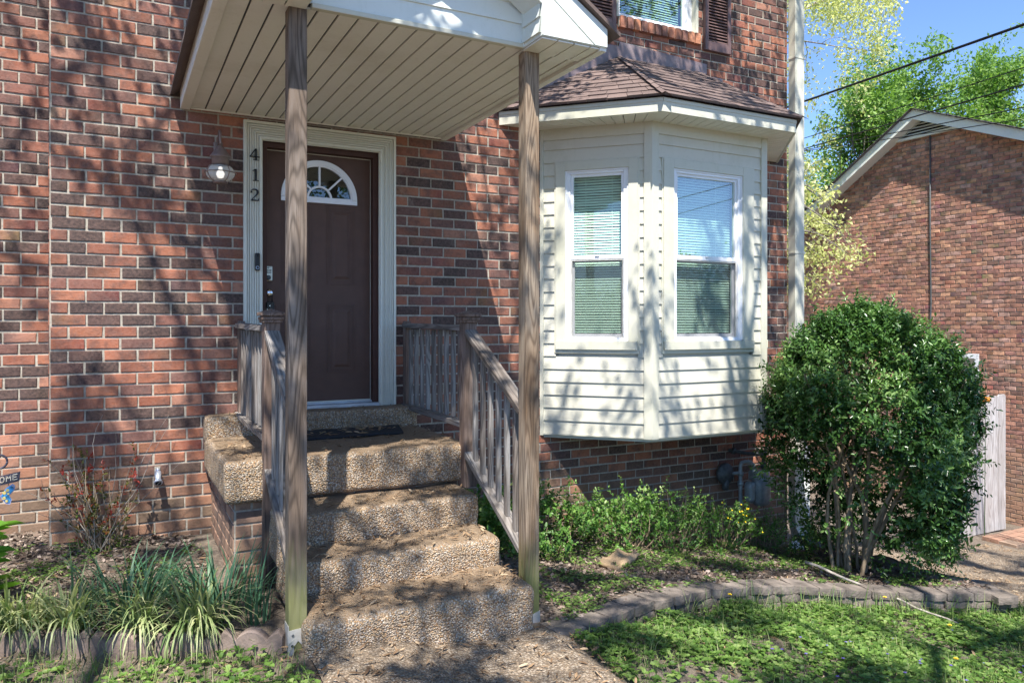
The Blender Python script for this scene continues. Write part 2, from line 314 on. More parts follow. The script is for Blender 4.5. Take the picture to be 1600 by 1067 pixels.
# ------------------------------------------------------------------ mesh helpers
class MB:
    def __init__(s, xf=None): s.v = []; s.f = []; s.m = []; s.c = []; s.xf = xf; s.has = False
    def add(s, vs, fs, mi=0, col=None):
        o = len(s.v)
        for p in vs:
            s.v.append(s.xf(*p) if s.xf else tuple(p)); s.c.append(col or (1, 1, 1))
        if col: s.has = True
        for f in fs: s.f.append([o+i for i in f]); s.m.append(mi)
    def box(s, x0, x1, y0, y1, z0, z1, mi=0, col=None):
        s.add([(x0, y0, z0), (x1, y0, z0), (x1, y1, z0), (x0, y1, z0), (x0, y0, z1), (x1, y0, z1), (x1, y1, z1), (x0, y1, z1)],
              [(0, 3, 2, 1), (4, 5, 6, 7), (0, 1, 5, 4), (1, 2, 6, 5), (2, 3, 7, 6), (3, 0, 4, 7)], mi, col)
    def prism(s, poly, y0, y1, mi=0, col=None, axis='y'):
        """poly of (x,z) pairs extruded along y (or (x,y) pairs along z)"""
        n = len(poly)
        if axis == 'y': vs = [(x, y0, z) for x, z in poly] + [(x, y1, z) for x, z in poly]
        elif axis == 'z': vs = [(x, y, y0) for x, y in poly] + [(x, y, y1) for x, y in poly]
        else: vs = [(y0, x, z) for x, z in poly] + [(y1, x, z) for x, z in poly]
        s.add(vs, [list(range(n)), list(range(2*n-1, n-1, -1))] + [(i, i+n, (i+1) % n+n, (i+1) % n) for i in range(n)], mi, col)
    def tube(s, path, rad, n=8, mi=0, col=None, cap=True):
        P = [Vector(p) for p in path]; k = len(P)
        if not hasattr(rad, '__len__'): rad = [rad]*k
        vs = []; up = None
        for i in range(k):
            d = (P[min(i+1, k-1)]-P[max(i-1, 0)]).normalized()
            if up is None: up = Vector((0, 0, 1)) if abs(d.z) < .9 else Vector((1, 0, 0))
            a = d.cross(up)
            if a.length < 1e-4: a = d.orthogonal()
            a.normalize(); b = a.cross(d).normalized(); up = b
            for j in range(n):
                q = P[i]+(a*math.cos(2*math.pi*j/n)+b*math.sin(2*math.pi*j/n))*rad[i]; vs.append(tuple(q))
        fs = [(i*n+j, i*n+(j+1) % n, (i+1)*n+(j+1) % n, (i+1)*n+j) for i in range(k-1) for j in range(n)]
        if cap: fs += [list(range(n-1, -1, -1)), [(k-1)*n+j for j in range(n)]]
        s.add(vs, fs, mi, col)
    def lathe(s, prof, c, n=24, mi=0, axis='z'):
        vs = []
        for r, h in prof:
            for j in range(n):
                a = 2*math.pi*j/n
                if axis == 'z': vs.append((c[0]+r*math.cos(a), c[1]+r*math.sin(a), c[2]+h))
                else: vs.append((c[0]+r*math.cos(a), c[1]+h, c[2]+r*math.sin(a)))
        k = len(prof)
        fs = [(i*n+j, i*n+(j+1) % n, (i+1)*n+(j+1) % n, (i+1)*n+j) for i in range(k-1) for j in range(n)]
        s.add(vs, fs, mi)
    def build(s, name, mats, parent=None, smooth=False, bevel=0, seg=2, fixn=True):
        me = bpy.data.meshes.new(name); me.from_pydata(s.v, [], s.f)
        if not isinstance(mats, (list, tuple)): mats = [mats]
        for m_ in mats: me.materials.append(m_)
        me.polygons.foreach_set('material_index', s.m)
        if s.has:
            a = me.color_attributes.new('Col', 'FLOAT_COLOR', 'POINT')
            a.data.foreach_set('color', np.array([(c[0], c[1], c[2], 1) for c in s.c], dtype=np.float32).ravel())
        if fixn:
            bm = bmesh.new(); bm.from_mesh(me); bmesh.ops.recalc_face_normals(bm, faces=bm.faces); bm.to_mesh(me); bm.free()
        if smooth:
            me.polygons.foreach_set('use_smooth', [True]*len(me.polygons))
        me.update()
        o = bpy.data.objects.new(name, me); C.objects.link(o)
        if parent: o.parent = parent
        if bevel:
            b = o.modifiers.new('bevel', 'BEVEL'); b.width = bevel; b.segments = seg; b.limit_method = 'ANGLE'; b.angle_limit = R(40)
        return o
def link(o, parent=None):
    C.objects.link(o)
    if parent: o.parent = parent
    return o
def thing(name, label, cat, group=None, loc=(0, 0, 0)):
    o = bpy.data.objects.new(name, None); C.objects.link(o); o['label'] = label; o['category'] = cat
    o.empty_display_size = 0.1
    if group: o['group'] = group
    return o
def tag(o, label=None, cat=None, group=None, kind=None):
    if label: o['label'] = label
    if cat: o['category'] = cat
    if group: o['group'] = group
    if kind: o['kind'] = kind
    return o
def lerp(a, b, t): return a+(b-a)*t

def rounded_block(x0, x1, y0, y1, z0, z1, r, step, amp=0.0, seed=0, nsc=9.0):
    """rounded cast block with an uneven surface; returns verts, faces"""
    nx = max(2, int((x1-x0)/step)); ny = max(2, int((y1-y0)/step)); nz = max(2, int((z1-z0)/step))
    idx = {}; vs = []; fs = []
    def V(i, j, k):
        key = (i, j, k)
        if key in idx: return idx[key]
        def g(i_, n, a, b):   # finer spacing near the edges
            t = i_/n; t = 0.5-0.5*math.cos(math.pi*t)*(0.55)-0.5*(1-2*t)*0.45 if False else t
            return a+(b-a)*t
        p = Vector((g(i, nx, x0, x1), g(j, ny, y0, y1), g(k, nz, z0, z1)))
        q = Vector((min(max(p.x, x0+r), x1-r), min(max(p.y, y0+r), y1-r), min(max(p.z, z0+r), z1-r)))
        d = p-q
        if d.length > 1e-6: n_ = d.normalized(); p = q+n_*min(d.length, r) if sum(abs(c) > 1e-6 for c in d) > 1 else p
        else: n_ = Vector((0, 0, 1))
        if amp:
            nv = mnoise.noise_vector((p+Vector((seed*7.3, seed*3.1, 0)))*nsc); nv2 = mnoise.noise_vector((p+Vector((seed, 3, 1)))*nsc*3.3)
            p = p+nv*amp+nv2*amp*0.4
        idx[key] = len(vs); vs.append(tuple(p)); return idx[key]
    for i in range(nx):
        for j in range(ny):
            fs.append((V(i, j, 0), V(i, j+1, 0), V(i+1, j+1, 0), V(i+1, j, 0))); fs.append((V(i, j, nz), V(i+1, j, nz), V(i+1, j+1, nz), V(i, j+1, nz)))
    for i in range(nx):
        for k in range(nz):
            fs.append((V(i, 0, k), V(i+1, 0, k), V(i+1, 0, k+1), V(i, 0, k+1))); fs.append((V(i, ny, k), V(i, ny, k+1), V(i+1, ny, k+1), V(i+1, ny, k)))
    for j in range(ny):
        for k in range(nz):
            fs.append((V(0, j, k), V(0, j, k+1), V(0, j+1, k+1), V(0, j+1, k))); fs.append((V(nx, j, k), V(nx, j+1, k), V(nx, j+1, k+1), V(nx, j, k+1)))
    return vs, fs

# ---- leaves as one mesh, numpy
def leaf_mesh(name, base, d, up, ln, wd, rnd, m_, parent=None, fold=0.18, shape='oval', curl=0.0):
    """base, d (unit, along leaf), up (unit) Nx3; ln, wd, rnd N"""
    n = len(base); side = np.cross(d, up); side /= (np.linalg.norm(side, axis=1)[:, None]+1e-9); nor = np.cross(side, d)
    ln = ln[:, None]; wd = wd[:, None]
    if shape == 'oval':
        P = [base, base+d*ln*0.35+side*wd*0.5+nor*wd*fold, base+d*ln*0.75+side*wd*0.36+nor*(wd*fold+ln*curl*0.5),
             base+d*ln+nor*ln*curl, base+d*ln*0.75-side*wd*0.36+nor*(wd*fold+ln*curl*0.5), base+d*ln*0.35-side*wd*0.5+nor*wd*fold]
        k = 6; F = [(0, 1, 2, 3), (0, 3, 4, 5)]
    else:
        P = [base, base+d*ln*0.5+side*wd*0.5+nor*wd*fold, base+d*ln, base+d*ln*0.5-side*wd*0.5+nor*wd*fold]
        k = 4; F = [(0, 1, 2), (0, 2, 3)]
    V = np.stack(P, 1).reshape(-1, 3).astype(np.float32)
    nf = len(F); fl = len(F[0])
    idx = (np.arange(n)[:, None, None]*k+np.array(F)[None]).reshape(-1).astype(np.int32)
    me = bpy.data.meshes.new(name); me.vertices.add(n*k); me.vertices.foreach_set('co', V.ravel())
    me.loops.add(len(idx)); me.loops.foreach_set('vertex_index', idx)
    me.polygons.add(n*nf); me.polygons.foreach_set('loop_start', (np.arange(n*nf)*fl).astype(np.int32))
    me.polygons.foreach_set('loop_total', np.full(n*nf, fl, dtype=np.int32))
    me.update(calc_edges=True)
    a = me.attributes.new('rnd', 'FLOAT', 'POINT'); a.data.foreach_set('value', np.repeat(rnd, k).astype(np.float32))
    me.materials.append(m_)
    o = bpy.data.objects.new(name, me); C.objects.link(o)
    if parent: o.parent = parent
    return o
def unit(a): return a/(np.linalg.norm(a, axis=1)[:, None]+1e-9)
def blades(name, base, ang, ln, wd, lean, rnd, m_, parent=None, segs=4, droop=1.0):
    """strap leaves: arching ribbons of segs quads"""
    n = len(base); hx = np.cos(ang); hy = np.sin(ang)
    side = np.stack([-hy, hx, np.zeros(n)], 1); out = np.stack([hx, hy, np.zeros(n)], 1)
    P = []; pos = base.copy()
    for s in range(segs+1):
        t = s/segs; el = math.pi/2-(lean*(0.35+droop*1.6*t*t))
        if s: pos = pos+(out*np.cos(el)[:, None]+np.array([0, 0, 1])*np.sin(el)[:, None])*(ln/segs)[:, None]
        w_ = wd*(1-t**2.2)*0.5+0.0004
        P += [pos+side*w_[:, None], pos-side*w_[:, None]]
    k = len(P); V = np.stack(P, 1).reshape(-1, 3).astype(np.float32)
    F = [(2*s, 2*s+1, 2*s+3, 2*s+2) for s in range(segs)]
    idx = (np.arange(n)[:, None, None]*k+np.array(F)[None]).reshape(-1).astype(np.int32)
    me = bpy.data.meshes.new(name); me.vertices.add(n*k); me.vertices.foreach_set('co', V.ravel())
    me.loops.add(len(idx)); me.loops.foreach_set('vertex_index', idx); nf = n*segs
    me.polygons.add(nf); me.polygons.foreach_set('loop_start', (np.arange(nf)*4).astype(np.int32)); me.polygons.foreach_set('loop_total', np.full(nf, 4, dtype=np.int32))
    me.update(calc_edges=True); me.polygons.foreach_set('use_smooth', [True]*nf)
    a = me.attributes.new('rnd', 'FLOAT', 'POINT'); a.data.foreach_set('value', np.repeat(rnd, k).astype(np.float32))
    me.materials.append(m_); o = bpy.data.objects.new(name, me); C.objects.link(o)
    if parent: o.parent = parent
    return o

# ------------------------------------------------------------------ terrain
BED = [(-3, -.3, .12), (0, 0, .1), (.5, -.3, .06), (.5, -1.3, .03), (0, -1.5, .04), (-1.5, -1.6, .04), (-3, .6, .14), (1.4, 0, .05), (2.1, -1, -.06), (2.1, -2.2, -.11),
       (2.6, 0, -.15), (3.4, 0, -.24), (4.5, 0, -.42), (5.5, 0, -.62), (6.5, 0, -.92), (3.0, -1.9, -.16), (3.5, -1.8, -.23), (4.5, -1.7, -.38), (5.2, -1.8, -.48), (5.7, -1.6, -.56), (5.9, -1.0, -.66), (4.5, -1.0, -.4), (3.4, -1.0, -.24)]
LAWN = [(-4, -2.4, .02), (-1, -2.2, 0), (.8, -2.3, -.03), (.8, -3.4, -.04), (2.15, -2.4, -.13), (2.15, -3.5, -.18), (2.36, -2.45, -.17), (2.93, -2.25, -.25), (3.47, -2.12, -.345), (4.44, -2.1, -.495), (5.0, -2.2, -.58),
        (5.61, -2.35, -.67), (6.3, -2.5, -.74), (3, -3.5, -.33), (5, -4, -.62), (8, -4, -.95), (6.8, -2, -.84), (7, -.5, -.96), (8, -1, -1.05), (10, 0, -1.2), (12.2, .8, -1.5), (13.6, 1.6, -2.1), (14.8, 2.5, -2.25), (14.5, 5, -2.2), (12, -4, -1.2), (-4, -6, -.1), (0, -6.5, -.12), (4, -7, -.5), (16, -8, -1.3)]
def idw(P, x, y):
    a = 0; b = 0
    for px_, py_, pz in P:
        d = (x-px_)**2+(y-py_)**2+0.02
        w_ = 1/d**1.6; a += w_; b += w_*pz
    return b/a
RW = [(2.14, -2.36), (2.36, -2.33), (2.93, -2.13), (3.47, -2.0), (3.95, -1.95), (4.44, -1.95), (5.0, -2.06), (5.61, -2.22), (6.22, -2.42), (6.3, -2.2), (6.12, -1.75), (6.25, -1.2), (6.55, -.3)]
EDGE = [(-4, -1.3), (-.6, -1.42), (.733, -2.1), (.8, -2.3)]
def line_y(PL, x):
    for (a, b), (c, d) in zip(PL[:-1], PL[1:]):
        if a <= x <= c: return lerp(b, d, (x-a)/(c-a+1e-9))
    return None
def in_bed(x, y):
    if x < .8:
        l = line_y(EDGE, max(-3.9, x)); return 1 if y > l else 0
    if x < 2.12: return 1 if y > -2.3 else 0
    if x < 6.22: return 1 if y > line_y(RW[:9], x if x > 2.14 else 2.14)+0.10 else 0
    if x < 6.5 and y > -2.2: return 1 if x < 6.16+max(0, y+1.75)*0.2 else 0
    return 0
def gz(x, y):
    z = idw(BED, x, y) if in_bed(x, y) else idw(LAWN, x, y)
    return z
def ticks(a, b, fine0, fine1, st, grow=1.35):
    c = []; v = fine0
    while v < fine1: c.append(v); v += st
    s_ = st; hi = c[-1]; out = []
    while hi < b: s_ *= grow; hi += s_; out.append(hi)
    s_ = st; lo = c[0]; inn = []
    while lo > a: s_ *= grow; lo -= s_; inn.append(lo)
    return inn[::-1]+c+out
xs = ticks(-400, 500, -2.2, 7.6, 0.06); ys = ticks(-400, 500, -3.4, 0.5, 0.05)
mb = MB()
vs = []
for y in ys:
    for x in xs:
        z = gz(x, y)
        if -2.5 < x < 8 and -4 < y < 1: z += mnoise.noise(Vector((x*5, y*5, 0)))*0.012
        vs.append((x, y, z))
nx = len(xs)
mb.add(vs, [(j*nx+i, j*nx+i+1, (j+1)*nx+i+1, (j+1)*nx+i) for j in range(len(ys)-1) for i in range(nx-1)])
g = mb.build('ground', M['ground'], smooth=True, fixn=False); tag(g, kind='structure')

# ------------------------------------------------------------------ brickwork
PAL = [((0.31, 0.105, 0.055), 20), ((0.24, 0.08, 0.045), 18), ((0.19, 0.073, 0.052), 16), ((0.36, 0.13, 0.068), 10), ((0.14, 0.06, 0.047), 12), ((0.036, 0.023, 0.021), 18), ((0.07, 0.036, 0.03), 14), ((0.4, 0.18, 0.115), 5)]
def pick(rng, pal):
    s_ = sum(p for _, p in pal); r = rng.random()*s_
    for c, p in pal:
        r -= p
        if r <= 0: break
    k = 0.85+rng.random()*0.3
    return tuple(x*k for x in c)
def cut(iv, holes):
    for a, b in holes:
        out = []
        for s0, s1 in iv:
            if b <= s0 or a >= s1: out.append((s0, s1)); continue
            if a > s0: out.append((s0, a))
            if b < s1: out.append((b, s1))
        iv = out
    return iv
def bricks(mb, u0, u1, z0, z1, xf, holes=(), lim=None, rng=None, BL=0.209, BH=0.0813, joint=0.0135, dep=0.007, pal=PAL, rough=1.0, mortar=True, off=0.0):
    """mb material 0 = brick, 1 = mortar;  xf(u,w,z)"""
    rng = rng or random.Random(1)
    rows = int(math.ceil((z1-z0)/BH))
    for i in range(rows):
        a = z0+i*BH; b = min(a+BH, z1); mid = (a+b)/2
        lo, hi = (u0, u1) if lim is None else lim(mid)
        lo = max(lo, u0); hi = min(hi, u1)
        if hi-lo < 0.02: continue
        hs = [(h[0], h[1]) for h in holes if h[2] < mid < h[3]]
        if mortar:
            for s0, s1 in cut([(lo, hi)], hs):
                mb.add([xf(s0, 0, a), xf(s1, 0, a), xf(s1, 0, b), xf(s0, 0, b)], [(0, 1, 2, 3)], 1, (1, 1, 1))
        st = u0-BL+(BL/2 if i % 2 else 0)+off+rng.uniform(-.008, .008)
        u = st
        while u < hi:
            e = u+BL
            j2 = joint/2
            for s0, s1 in cut([(max(u, lo), min(e, hi))], hs):
                if s1-s0 < 0.03: continue
                x0 = s0+j2+rng.uniform(-.0015, .0015)*rough; x1 = s1-j2+rng.uniform(-.0015, .0015)*rough
                y0 = a+j2+rng.uniform(-.0015, .0015)*rough; y1 = b-j2+rng.uniform(-.0015, .0015)*rough
                dj = [dep+rng.uniform(-.002, .002)*rough for _ in range(4)]; bv = 0.0028+rng.random()*0.002*rough
                base = [(x0, y0), (x1, y0), (x1, y1), (x0, y1)]
                sk = [(rng.uniform(-.0015, .0015)*rough, rng.uniform(-.0015, .0015)*rough) for _ in range(4)]
                ins = [(x0+bv, y0+bv), (x1-bv, y0+bv), (x1-bv, y1-bv), (x0+bv, y1-bv)]
                vs = [xf(p[0], -0.002, p[1]) for p in base]+[xf(p[0]+q[0], dd-bv*0.7, p[1]+q[1]) for p, q, dd in zip(base, sk, dj)]+[xf(p[0]+q[0], dd, p[1]+q[1]) for p, q, dd in zip(ins, sk, dj)]
                fs = [(8, 9, 10, 11)]+[(i_, (i_+1) % 4, 4+(i_+1) % 4, 4+i_) for i_ in range(4)]+[(4+i_, 4+(i_+1) % 4, 8+(i_+1) % 4, 8+i_) for i_ in range(4)]
                c0 = pick(rng, pal); mb.add(vs, fs, 0, c0)
                if rng.random() < 0.35:      # flashed end: a darker or redder half
                    c1 = tuple(x*rng.uniform(0.35, 0.7) for x in c0); side = rng.random() < .5
                    for k_ in ((0, 3, 4, 7, 8, 11) if side else (1, 2, 5, 6, 9, 10)): mb.c[-12+k_] = c1
            u = e
rng = random.Random(11)

# townhouse -----------------------------------------------------------
house = thing('townhouse', 'brick townhouse with brown front door, gabled porch roof and cream sided bay window', 'townhouse')
HOLES = [(0.955, 1.90, 0.7, 2.97), (4.2, 5.2, 4.49, 6.0), (3.45, 6.0, 0.65, 3.36)]
mb = MB()
bricks(mb, -0.392, 6.45, -1.2, 5.72, lambda u, w_, z: (u, -w_, z), HOLES, rng=rng)
# side walls
bricks(mb, 0.01, 7.0, -1.2, 5.72, lambda u, w_, z: (6.45+w_, u, z), [], rng=rng)
bricks(mb, 0.01, 0.6, -1.2, 5.72, lambda u, w_, z: (-0.392-w_, u, z), [], rng=rng)
mb.build('brick_wall', [M['brick'], M['mortar']], house, fixn=False)
mb = MB(); mb.box(-0.5, 6.85, -0.28, 7.2, 5.73, 5.85)
mb.prism([(-0.3, 5.85), (7.3, 5.85), (3.5, 8.6)], -0.5, 6.9, axis='x'); mb.build('main_roof', M['shingle'], house)
# adjoining unit, set back
unit2 = thing('adjoining_townhouse', 'brick wall of the adjoining townhouse set back at the left edge', 'townhouse')
mb = MB(); bricks(mb, -6.0, -0.40, -1.0, 5.72, lambda u, w_, z: (u, 0.58-w_, z), [], rng=rng, off=0.06)
mb.build('brick_wall', [M['brick'], M['mortar']], unit2, fixn=False)
mb = MB(); mb.box(-6.2, -0.42, 0.35, 7.2, 5.73, 5.85); mb.prism([(0.3, 5.85), (7.3, 5.85), (3.8, 8.4)], -6.2, -0.55, axis='x'); mb.build('main_roof', M['shingle'], unit2)

# front door ----------------------------------------------------------
def uframe(mb, x0, x1, zt, zb, a, b, y0, y1, mi=0):
    """inverted-U moulding between inner offset a and outer offset b, mitred"""
    def piece(p):
        n = len(p); mb.add([(x, y0, z) for x, z in p]+[(x, y1, z) for x, z in p], [list(range(n)), list(range(2*n-1, n-1, -1))]+[(i, i+n, (i+1) % n+n, (i+1) % n) for i in range(n)], mi)
    piece([(x0-b, zb), (x0-a, zb), (x0-a, zt+a), (x0-b, zt+b)])
    piece([(x0-b, zt+b), (x0-a, zt+a), (x1+a, zt+a), (x1+b, zt+b)])
    piece([(x1+a, zb), (x1+b, zb), (x1+b, zt+b), (x1+a, zt+a)])
dm = MB()
uframe(dm, 0.973, 1.872, 2.95, 0.925, 0.0, 0.138, 0.0, -0.014)
a = 0.006; ws = [0.02, 0.012, 0.012, 0.012, 0.012, 0.012, 0.02]; hs = [-0.034, -0.026, -0.03, -0.026, -0.03, -0.028, -0.038]
for w_, h in zip(ws, hs):
    uframe(dm, 0.973, 1.872, 2.95, 0.925, a, a+w_, -0.013, h); a += w_+0.005
dm.build('door_casing', M['casing'], house, bevel=0.0015)
mb = MB(); uframe(mb, 0.99, 1.855, 2.93, 0.925, -0.02, 0.02, 0.02, 0.2)
uframe(mb, 0.99, 1.855, 2.93, 0.925, 0.015, 0.03, -0.002, 0.2); mb.build('door_jamb', M['jamb'], house)
mb = MB(); uframe(mb, 1.012, 1.833, 2.905, 0.97, 0.0, 0.006, 0.094, 0.1); mb.box(1.01, 1.835, 0.094, 0.1, 0.962, 0.97); mb.build('weatherstrip', M['casing'], house)
door = MB()
FX, FZ, FR = 1.425, 2.565, 0.29
# slab with a half-round opening: built as strips around the fanlight
door.box(1.012, 1.833, 0.105, 0.145, 0.965, FZ)
NS = 24
arc = [(FX+FR*math.cos(math.pi*i/NS), FZ+FR*math.sin(math.pi*i/NS)) for i in range(NS+1)]
for i in range(NS):
    (xa, za), (xb, zb_) = arc[i], arc[i+1]
    door.prism([(xa, za), (xa, 2.93), (xb, 2.93), (xb, zb_)], 0.105, 0.145)
door.box(FX+FR, 1.833, 0.105, 0.145, FZ, 2.93); door.box(1.012, FX-FR, 0.105, 0.145, FZ, 2.93)
def panel(x0, x1, z0, z1):
    for i_, (o_, d_) in enumerate(((0.0, 0.100), (0.012, 0.104), (0.024, 0.101))):
        a_, b_ = o_, o_+0.009
        for q in ([(x0+a_, z0+a_), (x0+b_, z0+b_), (x0+b_, z1-b_), (x0+a_, z1-a_)], [(x0+a_, z1-a_), (x0+b_, z1-b_), (x1-b_, z1-b_), (x1-a_, z1-a_)],
                  [(x1-a_, z1-a_), (x1-b_, z1-b_), (x1-b_, z0+b_), (x1-a_, z0+a_)], [(x1-a_, z0+a_), (x1-b_, z0+b_), (x0+b_, z0+b_), (x0+a_, z0+a_)]):
            door.prism(q, d_, 0.106)
    x0 += 0.045; x1 -= 0.045; z0 += 0.045; z1 -= 0.045; k = 0.02
    door.add([(x0, .1045, z0), (x1, .1045, z0), (x1, .1045, z1), (x0, .1045, z1), (x0+k, .098, z0+k), (x1-k, .098, z0+k), (x1-k, .098, z1-k), (x0+k, .098, z1-k)], [(0, 1, 5, 4), (1, 2, 6, 5), (2, 3, 7, 6), (3, 0, 4, 7), (4, 5, 6, 7)])
for xa, xb in ((1.135, 1.36), (1.485, 1.71)):
    panel(xa, xb, 1.89, 2.51); panel(xa, xb, 1.19, 1.735)
dob = door.build('door', M['door'], house)
mb = MB()
def arcband(r0, r1, y0, y1, n=32, t0=0, t1=math.pi, cx=FX, cz=FZ):
    for i in range(n):
        a0 = t0+(t1-t0)*i/n; a1 = t0+(t1-t0)*(i+1)/n
        mb.prism([(cx+r0*math.cos(a0), cz+r0*math.sin(a0)), (cx+r1*math.cos(a0), cz+r1*math.sin(a0)), (cx+r1*math.cos(a1), cz+r1*math.sin(a1)), (cx+r0*math.cos(a1), cz+r0*math.sin(a1))], y0, y1)
arcband(0.262, 0.298, 0.088, 0.12); arcband(0.25, 0.264, 0.097, 0.12); arcband(0.085, 0.1, 0.1, 0.12, 16)
mb.box(FX-0.298, FX+0.298, 0.088, 0.12, FZ-0.036, FZ-0.002); mb.box(FX-0.262, FX+0.262, 0.096, 0.12, FZ-0.002, FZ+0.01)
for an in (45, 90, 135):
    c_, s_ = math.cos(R(an)), math.sin(R(an)); px, pz = -s_*0.007, c_*0.007
    mb.prism([(FX+.1*c_+px, FZ+.1*s_+pz), (FX+.1*c_-px, FZ+.1*s_-pz), (FX+.256*c_-px, FZ+.256*s_-pz), (FX+.256*c_+px, FZ+.256*s_+pz)], 0.099, 0.12)
mb.build('fanlight_frame', M['vinyl'], dob)
mb = MB(); mb.add([(FX+0.27*math.cos(math.pi*i/24), 0.118, FZ+0.27*math.sin(math.pi*i/24)) for i in range(25)], [list(range(25))]); mb.build('fanlight_pane', M['glass'], dob)
mb = MB(); mb.box(1.1, 1.75, 0.15, 0.5, 2.5, 2.92); mb.build('hall_interior', M['dark'], house)
mb = MB(); mb.box(0.975, 1.87, -0.04, 0.14, 0.925, 0.95); mb.box(0.99, 1.855, 0.06, 0.14, 0.95, 0.962); mb.build('threshold', m_plain('aluminium_sill', (0.55, 0.58, 0.62), 0.35, 0.4, 6, 0.1, 0.03), house, bevel=0.003)
mb = MB(); mb.lathe([(0.0, -0.012), (0.024, -0.012), (0.027, -0.003), (0.027, 0)], (1.032, 0.105, 1.812), axis='y')
mb.lathe([(0, -0.068), (0.02, -0.068), (0.029, -0.058), (0.029, -0.045), (0.014, -0.03), (0.014, -0.01)], (1.032, 0.105, 1.812), axis='y')
mb.build('door_knob', M['chrome'], dob, smooth=True)
mb = MB(); mb.box(1.0, 1.062, 0.085, 0.105, 1.905, 2.02); mb.build('keypad_plate', M['nickel'], dob, bevel=0.006)
mb = MB(); mb.lathe([(0, -0.03), (0.015, -0.03), (0.018, -0.02), (0.019, 0)], (1.03, 0.086, 1.93), axis='y')
for r_ in range(2):
    for c_ in range(4): mb.box(1.008+c_*0.012, 1.017+c_*0.012, 0.081, 0.0845, 1.965+r_*0.016, 1.975+r_*0.016)
mb.box(1.022, 1.038, 0.081, 0.0845, 2.0, 2.006)
mb.build('deadbolt', M['pipe'], dob)
# lockbox hanging on the knob
t = thing('lockbox', 'small black key lockbox hanging below the round door knob', 'lockbox')
mb = MB(); mb.box(0.995, 1.065, 0.02, 0.07, 1.655, 1.745); mb.build('case', M['black'], t, bevel=0.005)
mb = MB(); mb.tube([(1.012, 0.045, 1.74), (1.012, 0.045, 1.80), (1.022, 0.045, 1.825), (1.042, 0.045, 1.825), (1.052, 0.045, 1.80), (1.052, 0.045, 1.74)], 0.004); mb.build('shackle', M['black'], t, smooth=True)
for q_ in ((1.03, .02, 1.715), (1.012, .02, 1.685), (1.05, .02, 1.682)): mb = MB(); mb.lathe([(0, -.003), (.004, -.003), (.004, 0)], q_, 10, axis='y'); mb.build('rivet', M['chrome'], t)
# doorbell
t = thing('doorbell', 'slim black video doorbell on the left door casing', 'doorbell')
mb = MB(); mb.box(0.911, 0.947, -0.062, -0.038, 1.972, 2.103); mb.build('housing', M['black'], t, bevel=0.009, seg=4)
mb = MB(); mb.lathe([(0.009, -0.003), (0.0125, -0.003), (0.0135, 0)], (0.929, -0.0625, 1.993), 20, axis='y'); mb.build('button_ring', m_plain('ring_blue_grey', (0.35, 0.42, 0.55), 0.3, 0.2, 9, 0, 0), t)
mb = MB(); mb.lathe([(0, -0.002), (0.006, -0.002), (0.007, 0)], (0.929, -0.0625, 2.082), 16, axis='y'); mb.build('lens', M['dark'], t)
# house number 4 1 2
t = thing('house_number', 'black serif numerals 412 down the left door casing', 'house number')
def digit(kind, cx, cz, h=0.088):
    mb = MB(); Y0, Y1 = -0.048, -0.038
    def P(poly): mb.prism([(cx+(x-0.5)*h, cz+(z-0.5)*h) for x, z in poly], Y0, Y1)
    def bx(x0, x1, z0, z1): P([(x0, z0), (x1, z0), (x1, z1), (x0, z1)])
    if kind == '4':
        bx(.52, .68, .05, .97); bx(.1, .9, .25, .325); bx(.38, .84, 0, .05); P([(.1, .325), (.18, .325), (.57, .86), (.57, .97), (.52, .97)])
    elif kind == '1':
        bx(.44, .6, .04, 1.0); bx(.28, .76, 0, .05); P([(.24, .8), (.24, .84), (.44, 1.0), (.5, .95), (.44, .86)])
    else:
        pts = [(.2, .72), (.22, .86), (.34, .96), (.5, .98), (.66, .93), (.74, .8), (.72, .64), (.6, .46), (.42, .28), (.24, .1)]
        wd = [.03, .03, .04, .05, .07, .085, .085, .06, .035, .03]
        for i in range(len(pts)-1):
            (xa, za), (xb, zb_) = pts[i], pts[i+1]; dx, dz = xb-xa, zb_-za; l = math.hypot(dx, dz); nx_, nz_ = -dz/l, dx/l
            P([(xa+nx_*wd[i], za+nz_*wd[i]), (xa-nx_*wd[i], za-nz_*wd[i]), (xb-nx_*wd[i+1], zb_-nz_*wd[i+1]), (xb+nx_*wd[i+1], zb_+nz_*wd[i+1])])
        P([(.18, 0), (.18, .06), (.34, .13), (.55, .1), (.72, .06), (.82, .26), (.86, .26), (.82, 0)])
        mb.lathe([(0, -.001), (.07*h, -.001), (.07*h, .009)], (cx+(.23-.5)*h, -0.048, cz+(.72-.5)*h), 12, axis='y')
    mb.build('numeral', M['black'], t, fixn=True)
digit('4', .912, 2.833); digit('1', .918, 2.68); digit('2', .912, 2.532)

# porch roof ----------------------------------------------------------
SZ = 3.129
proof = thing('porch_roof', 'white gabled porch roof with beige grooved soffit above the front steps', 'porch roof')
mb = MB(); x = 0.475; 
while x < 2.40:
    mb.box(x, min(x+0.094, 2.405), -2.125, -0.012, SZ, SZ+0.012); x += 0.1045
mb.build('soffit', M['soffit'], proof, bevel=0.003)
mb = MB(); mb.box(0.47, 2.42, -2.13, -0.006, SZ+0.013, SZ+0.03); mb.box(0.475, 2.40, -0.028, -0.012, SZ-0.010, SZ-0.001); mb.build('soffit_backing', M['pipe'], proof)
mb = MB()
for xa, xb in ((0.406, 0.472), (2.408, 2.454)): mb.box(xa, xb, -2.358, -0.014, SZ-0.018, SZ+0.115)
mb.box(0.475, 2.405, -0.03, -0.0125, SZ-0.012, SZ-0.0005)
mb.build('eave_fascia', M['soffit'], proof, bevel=0.003)
